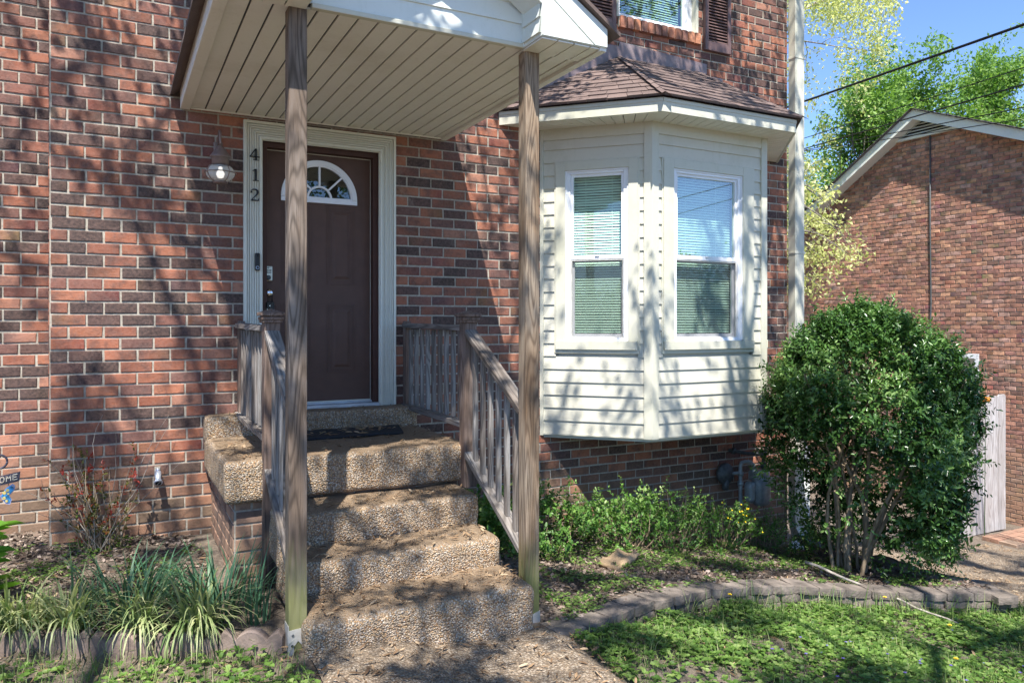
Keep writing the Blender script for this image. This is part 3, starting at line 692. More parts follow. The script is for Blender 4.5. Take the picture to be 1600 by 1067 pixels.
mb = MB(); mb.box(0.85, 2.03, -2.165, -2.127, SZ-0.004, SZ+0.022); mb.build('front_beam', M['trim'], proof, bevel=0.004)
def roofz(x): return SZ+0.106+0.67*((x-0.41) if x < 1.43 else (2.45-x))
# gable siding
mb = MB(); z = SZ+0.022; ch = 0.112; GY = -2.14
while z < 3.9:
    z2 = z+ch
    xl = 0.41+(z+0.02-SZ-0.106)/0.67; xl = max(0.79, xl); xr = min(2.032, 2.45-(z+0.02-SZ-0.106)/0.67)
    xl2 = max(0.79, 0.41+(z2-SZ-0.106)/0.67); xr2 = min(2.032, 2.45-(z2-SZ-0.106)/0.67)
    if xr2-xl2 < 0.05: break
    mb.add([(xl, GY-0.014, z), (xr, GY-0.014, z), (xr2, GY-0.002, z2), (xl2, GY-0.002, z2), (xl, GY, z), (xr, GY, z)], [(0, 1, 2, 3), (4, 5, 1, 0)])
    z = z2
mb.build('gable_siding', M['trimw'], proof)
# cornice returns and rake
def flip(P): return [(2.86-x, z) for x, z in P]
ret = [(2.03, SZ+0.0), (2.45, SZ+0.0), (2.45, SZ+0.106), (2.03, SZ+0.106+0.67*0.42-0.012)]
plate = [(2.372, SZ+0.004), (2.452, SZ+0.004), (2.452, SZ+0.104), (2.03, SZ+0.104+0.67*0.42-0.012), (2.03, SZ+0.004+0.67*0.342+0.03)]
plate2 = [(2.03, SZ+0.003), (2.364, SZ+0.003), (2.03, SZ+0.003+0.67*0.334+0.03)]
for fl in (0, 1):
    f_ = (lambda P: P) if not fl else flip
    mb = MB(); mb.prism(f_(ret), -2.362, -2.166); mb.prism(f_(plate), -2.37, -2.363); mb.prism(f_(plate2), -2.368, -2.363)
    mb.build('cornice_return', M['trimw'], proof, bevel=0.0015)
    mb = MB(); x = 2.036
    while x < 2.4:
        xb = min(x+0.097, 2.404); P = [(x, -2.355), (xb, -2.355), (xb, -2.132), (x, -2.132)]
        if fl: P = [(2.86-a_, b_) for a_, b_ in P]
        mb.prism(P, SZ-0.011, SZ-0.0015, axis='z'); x += 0.1045
    mb.build('return_soffit', M['soffit'], proof, bevel=0.002)
    # inner side of the return: little clapboards
    mb = MB(); z = SZ+0.02
    for k_ in range(3):
        xa = 2.024 if not fl else 0.836; xo = 2.016 if not fl else 0.844; xi = 2.03 if not fl else 0.83
        mb.add([(xo, -2.355, z), (xo, -2.166, z), (xi-(0.002 if not fl else -0.002), -2.166, z+0.085), (xi-(0.002 if not fl else -0.002), -2.355, z+0.085), (xi, -2.355, z), (xi, -2.166, z)], [(0, 1, 2, 3), (4, 5, 1, 0)]); z += 0.085
    mb.build('return_siding', M['trimw'], proof)
    mb = MB(); P = [(2.03, SZ+0.375), (2.03, SZ+0.17), (1.43, SZ+0.575), (1.43, SZ+0.777)]
    mb.prism(f_(P), -2.37, -2.35); P2 = [(2.03, SZ+0.2), (2.03, SZ+0.18), (1.43, SZ+0.585), (1.43, SZ+0.605)]
    mb.prism(f_(P2), -2.35, -2.16); mb.build('rake_board', M['trimw'], proof)
    # corner bead by the siding
    mb = MB(); xa = 2.022 if not fl else 0.80; mb.box(xa, xa+0.03, -2.172, -2.145, SZ, SZ+0.26); mb.build('corner_bead', M['trimw'], proof, bevel=0.002)
for fl in (0, 1):
    mb = MB(); f_ = (lambda P: P) if not fl else flip
    P = [(2.52, roofz(2.45)-0.047+0.006), (2.52, roofz(2.45)-0.047+0.03), (1.43, roofz(1.43)+0.03), (1.43, roofz(1.43)+0.004)]
    mb.prism(f_(P), -2.40, -0.012, col=(0.1, 0.08, 0.07)); mb.build('shingle_slope', M['shingle'], proof)

# roof posts ----------------------------------------------------------
def roof_post(x0, y0, z0, m_, label, plate_side):
    t = thing('porch_post', label, 'post', 'wooden posts holding up the porch roof')
    s_ = 0.089; mb = MB()
    n = 28; vs = []; rg = random.Random(int(x0*100))
    mb.box(-s_/2, s_/2, -s_/2, s_/2, 0, SZ-z0-0.006)
    o = mb.build('post_shaft', m_, t, bevel=0.005, seg=2); o.location = (x0+s_/2, y0+s_/2, z0)
    return t
t = roof_post(0.742, -2.146, -0.02, M['post_l'], 'grey weathered square post at the left of the front steps', 0)
mb = MB(); mb.box(0.739, 0.7425, -2.15, -2.06, -0.05, 0.115)
def plt(mb, x0, x1, y, z0, z1):
    xm = (x0+x1)/2; hw = 0.02
    mb.prism([(x0, z0), (xm-hw, z0), (xm-hw, z0+.055), (xm, z0+.08), (xm+hw, z0+.055), (xm+hw, z0), (x1, z0), (x1, z1), (x0, z1-.006)], y-0.004, y)
plt(mb, 0.741, 0.831, -2.1475, -0.04, 0.1); mb.build('post_base', M['galv'], t)
mb = MB()
for bx_, bz_ in ((.761, .07), (.809, .078), (.758, .02), (.815, .025)):
    mb = MB(); mb.lathe([(0, -.004), (.006, -.004), (.007, 0)], (bx_, -2.1515, bz_), 8, axis='y'); mb.build('bolt', M['pipe'], t)
t = roof_post(2.05, -2.146, -0.12, M['post_r'], 'brown weathered square post between the steps and the bay window', 1)
mb = MB(); mb.box(2.136, 2.1415, -2.15, -2.06, -0.15, -0.06); mb.prism([(2.06, -.15), (2.14, -.15), (2.14, -.05), (2.06, -.075)], -2.151, -2.147); mb.build('post_base', M['galv'], t)

# steps ---------------------------------------------------------------
steps = thing('porch_steps', 'exposed aggregate concrete steps and landing on a brick base', 'steps')
def blk(name, *a_, m_='agg', **k_):
    vs, fs = rounded_block(*a_, **k_); mb = MB(); mb.add(vs, fs); return mb.build(name, M[m_], steps, smooth=True)
blk('threshold_slab', 0.56, 2.13, -0.21, 0.02, 0.72, 0.925, 0.02, 0.035, amp=0.006, seed=1)
blk('landing_slab', 0.56, 2.13, -1.235, -0.01, 0.525, 0.775, 0.03, 0.022, amp=0.008, seed=2, nsc=4)
blk('step', 0.80, 2.035, -1.565, -1.12, 0.2, 0.505, 0.03, 0.022, amp=0.010, seed=3, nsc=5)
blk('step', 0.80, 2.03, -1.89, -1.45, 0.05, 0.325, 0.045, 0.022, amp=0.013, seed=4, nsc=5)
blk('step', 0.80, 2.05, -2.28, -1.78, -0.25, 0.155, 0.055, 0.022, amp=0.014, seed=5, nsc=5)
mb = MB(); hb = lambda u, w_, z: (u, -1.165-w_, z)
bricks(mb, 0.62, 2.06, -0.1, 0.55, hb, rng=rng, pal=[((0.36, 0.22, 0.15), 5), ((0.3, 0.16, 0.11), 3), ((0.2, 0.13, 0.1), 2)])
bricks(mb, 0.012, 1.165, -0.1, 0.55, lambda u, w_, z: (0.62-w_, -u, z), rng=rng, pal=[((0.36, 0.2, 0.14), 5), ((0.3, 0.14, 0.1), 3), ((0.2, 0.12, 0.1), 2)])
bricks(mb, 0.012, 1.165, -0.3, 0.55, lambda u, w_, z: (2.06+w_, -u, z), rng=rng)
mb.build('brick_base', [M['brick'], M['mortar']], steps, fixn=False)

# path: sheet over the ground + driveway beyond
def sheet(name, poly_x, ylo, yhi, m_, lift, kind='structure', st=0.08):
    mb = MB(); x0, x1 = poly_x; nx_ = int((x1-x0)/st); ny_ = int((yhi-ylo)/st); vs = []
    for j in range(ny_+1):
        for i in range(nx_+1):
            x_ = lerp(x0, x1, i/nx_); y_ = lerp(ylo, yhi, j/ny_)
            e = 0.02*mnoise.noise(Vector((x_*3, y_*3, 3))) if i in (0, nx_) or j in (0, ny_) else 0
            vs.append((x_+e, y_+e, idw(LAWN, x_, y_)+lift+(-0.03 if i in (0, nx_) or j in (0, ny_) else 0)+0.006*mnoise.noise(Vector((x_*6, y_*6, 0)))))
    mb.add(vs, [(j*(nx_+1)+i, j*(nx_+1)+i+1, (j+1)*(nx_+1)+i+1, (j+1)*(nx_+1)+i) for j in range(ny_) for i in range(nx_)])
    return tag(mb.build(name, M[m_], smooth=True, fixn=False), kind=kind)
sheet('front_path', (0.82, 2.17), -4.6, -2.2, 'aggpath', 0.05)
sheet('side_path', (6.7, 9.8), -3.6, -0.15, 'aggpath', 0.018)
mb = MB()
for xa, ya in ((-60, -17),):
    mb.add([(-90, -24, -.4), (90, -24, -1.0), (90, -16, -1.0), (-90, -16, -.4)], [(0, 1, 2, 3)])
# street behind the camera sits on the terrain
zs = [gz(x_, -20)+0.05 for x_ in (-90, 90)]
mb = MB(); n_ = 60; vs = []
for i in range(n_+1):
    x_ = lerp(-90, 90, i/n_)
    for y_ in (-24, -22, -20, -18, -16): vs.append((x_, y_, gz(x_, y_)+0.06))
mb.add(vs, [(i*5+j, (i+1)*5+j, (i+1)*5+j+1, i*5+j+1) for i in range(n_) for j in range(4)])
tag(mb.build('road', M['asphalt'], fixn=False), kind='structure')

# railings -------------------------------------------------------------
def beam(name, p0, p1, w_, h_, m_, parent, bev=0.004, roll=0.0):
    """board from p0 to p1; local Z along it, w_ across, h_ the other way"""
    p0, p1 = Vector(p0), Vector(p1); d = p1-p0; l = d.length
    mb = MB(); mb.box(-w_/2, w_/2, -h_/2, h_/2, 0, l)
    o = mb.build(name, m_, parent, bevel=bev)
    z = d.normalized(); x = Vector((1, 0, 0))
    if abs(z.x) > 0.9: x = Vector((0, 1, 0))
    y = z.cross(x).normalized(); x = y.cross(z)
    o.matrix_local = Matrix(((x.x, y.x, z.x, p0.x), (x.y, y.y, z.y, p0.y), (x.z, y.z, z.z, p0.z), (0, 0, 0, 1)))
    return o
def railing(xc, label, zfoot, label_side):
    t = thing('stair_railing', label, 'railing', 'wooden railings flanking the steps')
    beam('newel_post', (xc, -1.255, zfoot), (xc, -1.255, 1.585), 0.09, 0.09, M['newel'], t)
    mb = MB(); zc = 1.585
    for s_, za, zb_ in ((0.057, 0, 0.018), (0.064, 0.018, 0.034), (0.055, 0.034, 0.042), (0.07, 0.042, 0.06)): mb.box(xc-s_, xc+s_, -1.255-s_, -1.255+s_, zc+za, zc+zb_)
    s_ = 0.07; mb.add([(xc-s_, -1.255-s_, zc+.06), (xc+s_, -1.255-s_, zc+.06), (xc+s_, -1.255+s_, zc+.06), (xc-s_, -1.255+s_, zc+.06), (xc, -1.255, zc+.085)], [(0, 1, 4), (1, 2, 4), (2, 3, 4), (3, 0, 4), (3, 2, 1, 0)])
    mb.build('newel_cap', M['newel'], t, bevel=0.003)
    # landing rail
    beam('wall_post', (xc-0.0, -0.05, 0.885), (xc-0.0, -0.05, 1.6), 0.045, 0.07, M['newel'], t)
    beam('top_rail', (xc, -0.05, 1.565), (xc, -1.22, 1.55), 0.088, 0.036, M['rail'], t)
    beam('bottom_rail', (xc, -0.03, 0.915), (xc, -1.22, 0.90), 0.088, 0.036, M['rail'], t)
    for i in range(9):
        y_ = -0.15-i*0.122; beam('baluster', (xc+0.0, y_, 0.93), (xc+0.0, y_, 1.535), 0.031, 0.031, M['rail'], t, 0.004)
    # stair rail
    y1 = -2.055; zt0, zt1 = 1.53, 1.075; zb0, zb1 = 0.72, 0.275
    beam('top_rail', (xc, -1.28, zt0), (xc, y1, zt1), 0.088, 0.036, M['rail'], t)
    beam('bottom_rail', (xc, -1.28, zb0), (xc, y1, zb1), 0.088, 0.036, M['rail'], t)
    for i in range(6):
        y_ = -1.375-i*0.113; k_ = (y_+1.28)/(y1+1.28)
        beam('baluster', (xc, y_, lerp(zb0, zb1, k_)+0.012), (xc, y_, lerp(zt0, zt1, k_)-0.012), 0.031, 0.031, M['rail'], t, 0.004)
railing(0.815, 'grey wooden railing on the left side of the steps, newel standing on the ground', 0.0, 'l')
railing(2.095, 'grey wooden railing on the right side of the steps, nearest the bay window', 0.49, 'r')

# door mat
mb = MB(); rg = random.Random(5)
n1, n2 = 24, 14; vs = []
for j in range(n2+1):
    for i in range(n1+1):
        vs.append((1.12+0.73*i/n1+0.1*j/n2, -0.66+0.4*j/n2-0.0*i, 0.789+0.005*mnoise.noise(Vector((i*.3, j*.3, 1)))))
mb.add(vs, [(j*(n1+1)+i, j*(n1+1)+i+1, (j+1)*(n1+1)+i+1, (j+1)*(n1+1)+i) for j in range(n2) for i in range(n1)])
o = mb.build('doormat', M['mat'], smooth=True); s_ = o.modifiers.new('s', 'SOLIDIFY'); s_.thickness = 0.014; s_.offset = 0
tag(o, 'black rubber doormat strewn with dry leaves on the landing', 'doormat')

# wall lamp -------------------------------------------------------------
t = thing('wall_lamp', 'onion style wall lamp with copper cone top beside the house numbers', 'lamp')
lx, ly = 0.66, -0.155
mb = MB(); mb.box(lx-.03, lx+.03, -0.022, -0.006, 2.72, 2.9); mb.build('back_plate', M['bronze'], t, bevel=0.006)
mb = MB(); mb.tube([(lx, -0.02, 2.86), (lx, -0.05, 2.93), (lx, -0.1, 2.965), (lx, -0.145, 2.945), (lx, ly, 2.88), (lx, ly, 2.845)], 0.008); mb.build('hook_arm', M['bronze'], t, smooth=True)
mb = MB(); mb.lathe([(0.008, .135), (.016, .13), (.07, .056), (.073, .046), (.064, .04), (.06, .036), (.058, .0), (.05, -.006)], (lx, ly, 2.715)); mb.build('cone_cap', M['bronze'], t, smooth=True)
mb = MB(); mb.lathe([(0.045*1.0, 0.052), (0.078, 0.04), (0.096, 0.015), (0.1, -0.005), (0.092, -0.03), (0.07, -0.052), (0.04, -0.065), (0.0, -0.067)], (lx, ly, 2.655)); mb.build('glass_globe', M['glass2'], t, smooth=True)
mb = MB()
for k_ in range(4):
    a_ = R(90*k_-62); pts = [(0.05, 0.055), (0.084, 0.04), (0.104, 0.01), (0.104, -0.012), (0.08, -0.05), (0.045, -0.07)]
    mb.tube([(lx+r_*math.cos(a_), ly+r_*math.sin(a_), 2.655+h_) for r_, h_ in pts], 0.0032, 6)
mb.tube([(lx+0.106*math.cos(2*math.pi*i/32), ly+0.106*math.sin(2*math.pi*i/32), 2.652) for i in range(33)], 0.0035, 6)
mb.lathe([(0, -0.085), (0.02, -0.083), (0.05, -0.075), (0.052, -0.066), (0.0, -0.064)], (lx, ly, 2.655), 20)
mb.build('cage', M['bronze'], t, smooth=True)
mb = MB(); mb.lathe([(0.012, 0.05), (0.014, 0.03), (0.027, 0.008), (0.028, -0.008), (0.018, -0.028), (0.0, -0.033)], (lx, ly, 2.645), 16); mb.build('bulb', M['bulb'], t, smooth=True)

# hose bib
t = thing('hose_bib', 'zinc outdoor water spigot on the lower brick wall', 'spigot')
hx, hz = 0.26, 0.5
mb = MB(); mb.box(hx-.02, hx+.018, -0.016, -0.004, hz+0.01, hz+0.075); mb.build('wall_patch', M['mortar'], t)
mb = MB(); mb.tube([(hx, -0.01, hz+0.045), (hx, -0.04, hz+0.045), (hx, -0.07, hz+0.035), (hx, -0.095, hz+0.005), (hx, -0.11, hz-0.012)], [0.017, 0.019, 0.023, 0.02, 0.018], 14)
mb.tube([(hx, -0.06, hz+0.04), (hx, -0.06, hz+0.07)], [0.013, 0.011], 10); mb.build('valve_body', M['zinc'], t, smooth=True)
mb = MB(); d_ = Vector((0, -0.75, -0.66)).normalized(); c_ = Vector((hx, -0.112, hz-0.014))
mb.tube([c_-d_*0.004, c_+d_*0.014], [0.03, 0.03], 8); mb.build('outlet_ring', M['zinc'], t, bevel=0.003)
mb = MB(); mb.tube([c_+d_*0.012, c_+d_*0.0155], [0.019, 0.019], 16); mb.build('outlet_mouth', M['dark'], t)

# ------------------------------------------------------------------ bay window
bay = thing('bay_window', 'cream sided bay window with two double hung windows and brown shingle roof', 'bay window')
ZB, ZT = 0.592, 3.31
A0 = Vector((3.385, 0, 0)); A1 = Vector((4.067, -0.70, 0)); A2 = Vector((5.39, -0.70, 0)); A3 = Vector((6.02, 0, 0))
def face_xf(P, Q):
    d = (Q-P).normalized(); n_ = Vector((d.y, -d.x, 0))
    def f(u, w_, z): return (P.x+d.x*u+n_.x*w_, P.y+d.y*u+n_.y*w_, z)
    return f, (Q-P).length
FC = [face_xf(A0, A1), face_xf(A1, A2), face_xf(A2, A3)]
WIN = [(0.205+.003, 0.795, 1.42, 2.93, 0.135, 0.865), (0.215, 1.045, 1.42, 2.93, 0.115, 1.16), (0.21, 0.76, 1.42, 2.93, 0.1, 0.86)]
for fi, (xf, ln) in enumerate(FC):
    u0, u1, z0, z1, t0, t1 = WIN[fi]
    t1 = min(t1, ln-0.05)
    mb = MB(xf); ch = 0.1145; z = ZB+0.012; i = 0
    while z < ZT-0.01:
        z2 = min(z+ch, ZT); mid = (z+z2)/2
        iv = [(0.0, ln)] if not (1.33 < mid < 3.02) else [(0.0, t0), (t1, ln)]
        for a_, b_ in iv:
            zm = z+ch*0.47
            mb.add([(a_, 0.015, z), (b_, 0.015, z), (b_, 0.007, zm), (a_, 0.007, zm), (a_, 0.0125, zm+.002), (b_, 0.0125, zm+.002), (b_, 0.003, z2), (a_, 0.003, z2), (a_, -0.004, z), (b_, -0.004, z)], [(0, 1, 2, 3), (3, 2, 5, 4), (4, 5, 6, 7), (8, 9, 1, 0)] if False else [(0, 1, 6, 7), (8, 9, 1, 0)])
        z = z2
    # backing sheet around the window so nothing shows through
    for a_, b_, c_, d_ in ((0, t0+.02, ZB, ZT), (t1-.02, ln, ZB, ZT), (t0, t1, ZB, z0), (t0, t1, z1, ZT)): mb.add([(a_, -0.008, c_), (b_, -0.008, c_), (b_, -0.008, d_), (a_, -0.008, d_)], [(0, 1, 2, 3)])
    mb.box(0.01, ln-0.01, -0.02, 0.02, ZB-0.0, ZB+0.014)
    mb.box(0.01, ln-0.01, 0.004, 0.02, ZT-0.1, ZT-0.004)
    mb.build('siding', M['siding'], bay, fixn=False)
    # trim boards
    mb = MB(xf)
    mb.box(t0, u0+.012, -0.006, 0.026, 1.425, 3.005); mb.box(u1-.012, t1, -0.006, 0.026, 1.425, 3.005); mb.box(u0+.012, u1-.012, -0.006, 0.0255, z1, 3.005)
    mb.box(t0-0.014, t0, -0.004, 0.018, 1.32, 3.02); mb.box(t1, t1+0.014, -0.004, 0.018, 1.32, 3.02); mb.box(t0, t1, -0.004, 0.018, 3.006, 3.02)
    mb.box(t0+0.002, t1-0.002, -0.004, 0.04, 1.352, 1.424); mb.box(t0-0.01, t1+0.01, 0.0, 0.022, 1.318, 1.351)
    mb.build('window_trim', M['trim'], bay, bevel=0.002)
    # vinyl frame
    mb = MB(xf); a_ = 0.045; U0, U1, Z0, Z1 = u0+.012, u1-.012, z0+.005, z1
    for q in ((U0, U0+a_, Z0, Z1), (U1-a_, U1, Z0, Z1), (U0+a_, U1-a_, Z1-a_*0.75, Z1), (U0+a_, U1-a_, Z0, Z0+0.03)): mb.box(q[0], q[1], -0.075, 0.004, q[2], q[3])
    for q in ((U0, U0+.014, Z0, Z1), (U1-.014, U1, Z0, Z1), (U0+.014, U1-.014, Z1-.014, Z1), (U0-.0, U1, Z0-.0, Z0+.01)): mb.box(q[0], q[1], 0.0045, 0.014, q[2]+.0005, q[3]-.0005)
    mb.build('window_frame', M['vinyl'], bay, bevel=0.002)
    g0, g1 = U0+a_, U1-a_; gzb, gzt, gm = Z0+.03, Z1-a_*0.75, 2.165
    s_ = 0.024
    mb = MB(xf)
    for q in ((g0, g0+s_, gm-.02, gzt), (g1-s_, g1, gm-.02, gzt), (g0+s_, g1-s_, gzt-s_, gzt), (g0+s_, g1-s_, gm-.02, gm+.016)): mb.box(q[0], q[1], -0.045, -0.012, q[2], q[3])
    mb.box((g0+g1)/2-.02, (g0+g1)/2+.02, -0.012, -0.002, gm+.004, gm+.014)
    mb.build('sash', M['vinyl'], bay, bevel=0.002)
    mb = MB(xf)
    for q in ((g0, g0+s_*1.1, gzb, gm-.02), (g1-s_*1.1, g1, gzb, gm-.02), (g0+s_, g1-s_, gzb, gzb+.035), (g0+s_, g1-s_, gm-.045, gm-.0205)): mb.box(q[0], q[1], -0.072, -0.047, q[2], q[3])
    mb.build('sash', M['vinyl'], bay, bevel=0.002)
    mb = MB(xf); mb.add([(g0+s_-.004, -.03, gm+.012), (g1-s_+.004, -.03, gm+.012), (g1-s_+.004, -.03, gzt-s_+.004), (g0+s_-.004, -.03, gzt-s_+.004)], [(0, 1, 2, 3)]); mb.build('pane', M['glassf'] if fi == 1 else M['glass'], bay)
    mb = MB(xf); mb.add([(g0+s_-.004, -.06, gzb+.03), (g1-s_+.004, -.06, gzb+.03), (g1-s_+.004, -.06, gm-.04), (g0+s_-.004, -.06, gm-.04)], [(0, 1, 2, 3)]); mb.build('pane', M['glass'], bay)
    mb = MB(xf); mb.add([(g0+.006, -0.02, gzb+.005), (g1-.006, -0.02, gzb+.005), (g1-.006, -0.02, gm-.022), (g0+.006, -0.02, gm-.022)], [(0, 1, 2, 3)]); mb.build('insect_screen', M['screen'], bay)
    mb = MB(xf)
    for q in ((g0+.001, g0+.012, gzb, gm-.022), (g1-.012, g1-.001, gzb, gm-.022), (g0+.012, g1-.012, gzb, gzb+.01), (g0+.012, g1-.012, gm-.032, gm-.022)): mb.box(q[0], q[1], -0.024, -0.015, q[2], q[3])
    mb.build('screen_frame', M['galv'], bay)
    # blinds
    mb = MB(xf); z = gzb+.02; rg = random.Random(fi)
    while z < gzt-.01:
        tl = 0.0085+rg.uniform(-.001, .001)
        mb.add([(g0+.005, -0.0975, z), (g1-.005, -0.0975, z), (g1-.005, -0.101, z+tl*1.1), (g0+.005, -0.101, z+tl*1.1), (g1-.005, -0.109, z+tl*2.2), (g0+.005, -0.109, z+tl*2.2)], [(0, 1, 2, 3), (3, 2, 4, 5)]); z += 0.0235
    for q in (0.25, 0.75): uu = lerp(g0, g1, q); mb.box(uu-.0015, uu+.0015, -0.096, -0.094, gzb, gzt)
    mb.build('blind', M['blind'], bay, fixn=False)
    mb = MB(xf)
    for q in (((g0-.03, -.4), (g0-.03, -.08)), ((g1+.03, -.4), (g1+.03, -.08))): mb.add([(q[0][0], q[0][1], z0-.05), (q[1][0], q[1][1], z0-.05), (q[1][0], q[1][1], z1+.05), (q[0][0], q[0][1], z1+.05)], [(0, 1, 2, 3)])
    mb.add([(g0-.03, -.4, z0-.05), (g1+.03, -.4, z0-.05), (g1+.03, -.4, z1+.05), (g0-.03, -.4, z1+.05)], [(0, 1, 2, 3)])
    mb.add([(g0-.03, -.4, z0-.05), (g1+.03, -.4, z0-.05), (g1+.03, -.08, z0-.05), (g0-.03, -.08, z0-.05)], [(0, 1, 2, 3)]); mb.add([(g0-.03, -.4, z1+.05), (g1+.03, -.4, z1+.05), (g1+.03, -.08, z1+.05), (g0-.03, -.08, z1+.05)], [(0, 1, 2, 3)])
    mb.build('room_interior', m_plain('room_grey', (0.1, 0.11, 0.1), 0.9, 0, 3, 0.05, 0), bay, fixn=False)
# corner posts
def cpost(p, dirs, name='corner_post', z0=ZB-0.006, z1=ZT-.002):
    mb = MB(); wd = 0.062; th = 0.024
    c = Vector((p.x, p.y, 0)); ns = [Vector((d.y, -d.x, 0)) for d in dirs]
    (d1, d2) = dirs; o_ = (ns[0]+ns[1]); o_ = o_/(o_.dot(ns[0]))
    P = [c-d1*wd+ns[0]*0.0, c-d1*wd+ns[0]*th, c+o_*th, c+d2*wd+ns[1]*th, c+d2*wd+ns[1]*0.0, c]
    mb.prism([(q.x, q.y) for q in P], z0, z1, axis='z'); mb.build(name, M['trim'], bay, bevel=0.003)
dd = [(A1-A0).normalized(), (A2-A1).normalized(), (A3-A2).normalized()]
cpost(A1, (dd[0], dd[1])); cpost(A2, (dd[1], dd[2]))
mb = MB(FC[0][0]); mb.box(-0.012, 0.022, -0.006, 0.024, ZB-.01, ZT-.002); mb.build('corner_post', M['trim'], bay, bevel=0.003)
# floor of the bay and eaves
mb = MB(); mb.prism([(3.40, -0.012), (4.06, -0.685), (5.38, -0.685), (6.0, -0.012)], ZB-0.028, ZB-0.004, axis='z'); mb.build('bay_floor', M['trim'], bay)
E0 = Vector((2.95, -.012, 0)); E1 = Vector((3.935, -1.02, 0)); E2 = Vector((5.45, -1.02, 0)); E3 = Vector((6.30, -.012, 0))
EZ, EH = 3.302, 0.118
for P, Q in ((E0, E1), (E1, E2), (E2, E3)):
    xf, ln = face_xf(P, Q); mb = MB(xf); mb.box(0, ln, -0.02, 0.0, EZ, EZ+EH); mb.box(0.002, ln-.002, 0.0005, 0.006, EZ+EH-.035, EZ+EH-.004); mb.build('fascia', M['trim'], bay, bevel=0.002)
def soff(P, Q, p, q):
    n_ = int((Q-P).length/0.1)
    mb = MB()
    for i in range(n_):
        a_, b_ = i/n_, (i+0.93)/n_
        pts = [P.lerp(Q, a_), P.lerp(Q, b_), p.lerp(q, b_), p.lerp(q, a_)]
        mb.prism([(v.x, v.y) for v in pts], EZ+.004, EZ+.014, axis='z')
    mb.prism([(v.x, v.y) for v in (P, Q, q, p)], EZ+.0145, EZ+.03, axis='z', mi=1)
    mb.build('soffit', [M['soffit'], M['pipe']], bay)
k_ = 0.02
soff(E0+Vector((.02, 0, 0)), E1+Vector((.01, .02, 0)), A0, A1); soff(E1+Vector((0, .02, 0)), E2+Vector((0, .02, 0)), A1, A2); soff(E2+Vector((-.01, .02, 0)), E3+Vector((-.03, 0, 0)), A2, A3)
# shingle planes
def shingles(A, B, T0, T1, name, m_, parent, cs=0.125, seed=0, tabs=0.16):
    """A-B the eave edge, T0-T1 the upper edge (T0 above A)"""
    rg = random.Random(seed); A, B, T0, T1 = map(Vector, (A, B, T0, T1))
    n_ = max(2, int(((T0-A).length+(T1-B).length)/2/cs)); mb = MB()
    nor = (B-A).cross(T0-A).normalized()
    if nor.z < 0: nor = -nor
    mb.add([A-nor*.012, B-nor*.012, T1-nor*.012, T0-nor*.012], [(0, 1, 2, 3)], 0, (0.06, 0.045, 0.04))
    for i in range(n_):
        a_, b_ = i/n_, min(1, (i+1.08)/n_)
        P0, P1 = A.lerp(T0, a_), B.lerp(T1, a_); Q0, Q1 = A.lerp(T0, b_), B.lerp(T1, b_)
        ln = (P1-P0).length; k = max(1, int(ln/tabs)); o_ = rg.random()*0.5 if k > 1 else 0
        cuts = [0]+[min(1, max(0, (j+o_+rg.uniform(-.15, .15))/k)) for j in range(1, k)]+[1]
        for j in range(len(cuts)-1):
            s0, s1 = cuts[j], cuts[j+1]-0.004/max(ln, .01)
            if s1 <= s0: continue
            th = 0.007+rg.random()*0.007; cl = rg.choice([(0.2, 0.14, 0.125), (0.14, 0.1, 0.09), (0.25, 0.18, 0.16), (0.1, 0.075, 0.07)])
            p = [P0.lerp(P1, s0), P0.lerp(P1, s1), Q0.lerp(Q1, s1), Q0.lerp(Q1, s0)]
            top = [p[0]+nor*th, p[1]+nor*th, p[2]+nor*.002, p[3]+nor*.002]; bot = [p[0]-nor*.008, p[1]-nor*.008]
            mb.add([tuple(v) for v in top+bot], [(0, 1, 2, 3), (4, 5, 1, 0), (4, 0, 3), (5, 2, 1)], 0, cl)
    return mb.build(name, m_, parent, fixn=False)
ZE = EZ+EH+.01; ZR = 4.10; RL, RRt = 4.235, 5.16
o_ = 0.035
V0 = (2.90, -.012, ZE); V1 = (3.92, -1.06, ZE); V2 = (5.48, -1.06, ZE); V3 = (6.40, -.012, ZE)
shingles(V0, V1, (RL-.02, -.012, ZR), (RL, -.014, ZR), 'shingle_slope', M['shingle'], bay, seed=1)
shingles(V1, V2, (RL, -.014, ZR), (RRt, -.014, ZR), 'shingle_slope', M['shingle'], bay, seed=2)
shingles(V2, V3, (RRt, -.014, ZR), (RRt+.02, -.012, ZR), 'shingle_slope', M['shingle'], bay, seed=3)
mb = MB()
for a_, b_ in ((V1, (RL, -.014, ZR)), (V2, (RRt, -.014, ZR))):
    a_, b_ = Vector(a_), Vector(b_)
    for i in range(9):
        p, q = a_.lerp(b_, i/9), a_.lerp(b_, (i+1.15)/9 if i < 8 else 1); s_ = Vector((0.07, -0.02, -0.028)); s2 = Vector((-0.06, -0.035, -0.026))
        u_ = Vector((0, -.004, .016)); mb.add([tuple(v) for v in (p+u_*1.25, q+u_*.9, q+s_+u_*.6, p+s_+u_*.95, q+s2+u_*.6, p+s2+u_*.95)], [(0, 1, 2, 3), (1, 0, 5, 4)], 0, random.Random(i).choice([(0.2, 0.14, 0.125), (0.13, 0.09, 0.085), (0.24, 0.17, 0.15)]))
mb.build('hip_cap', M['shingle'], bay, fixn=False)
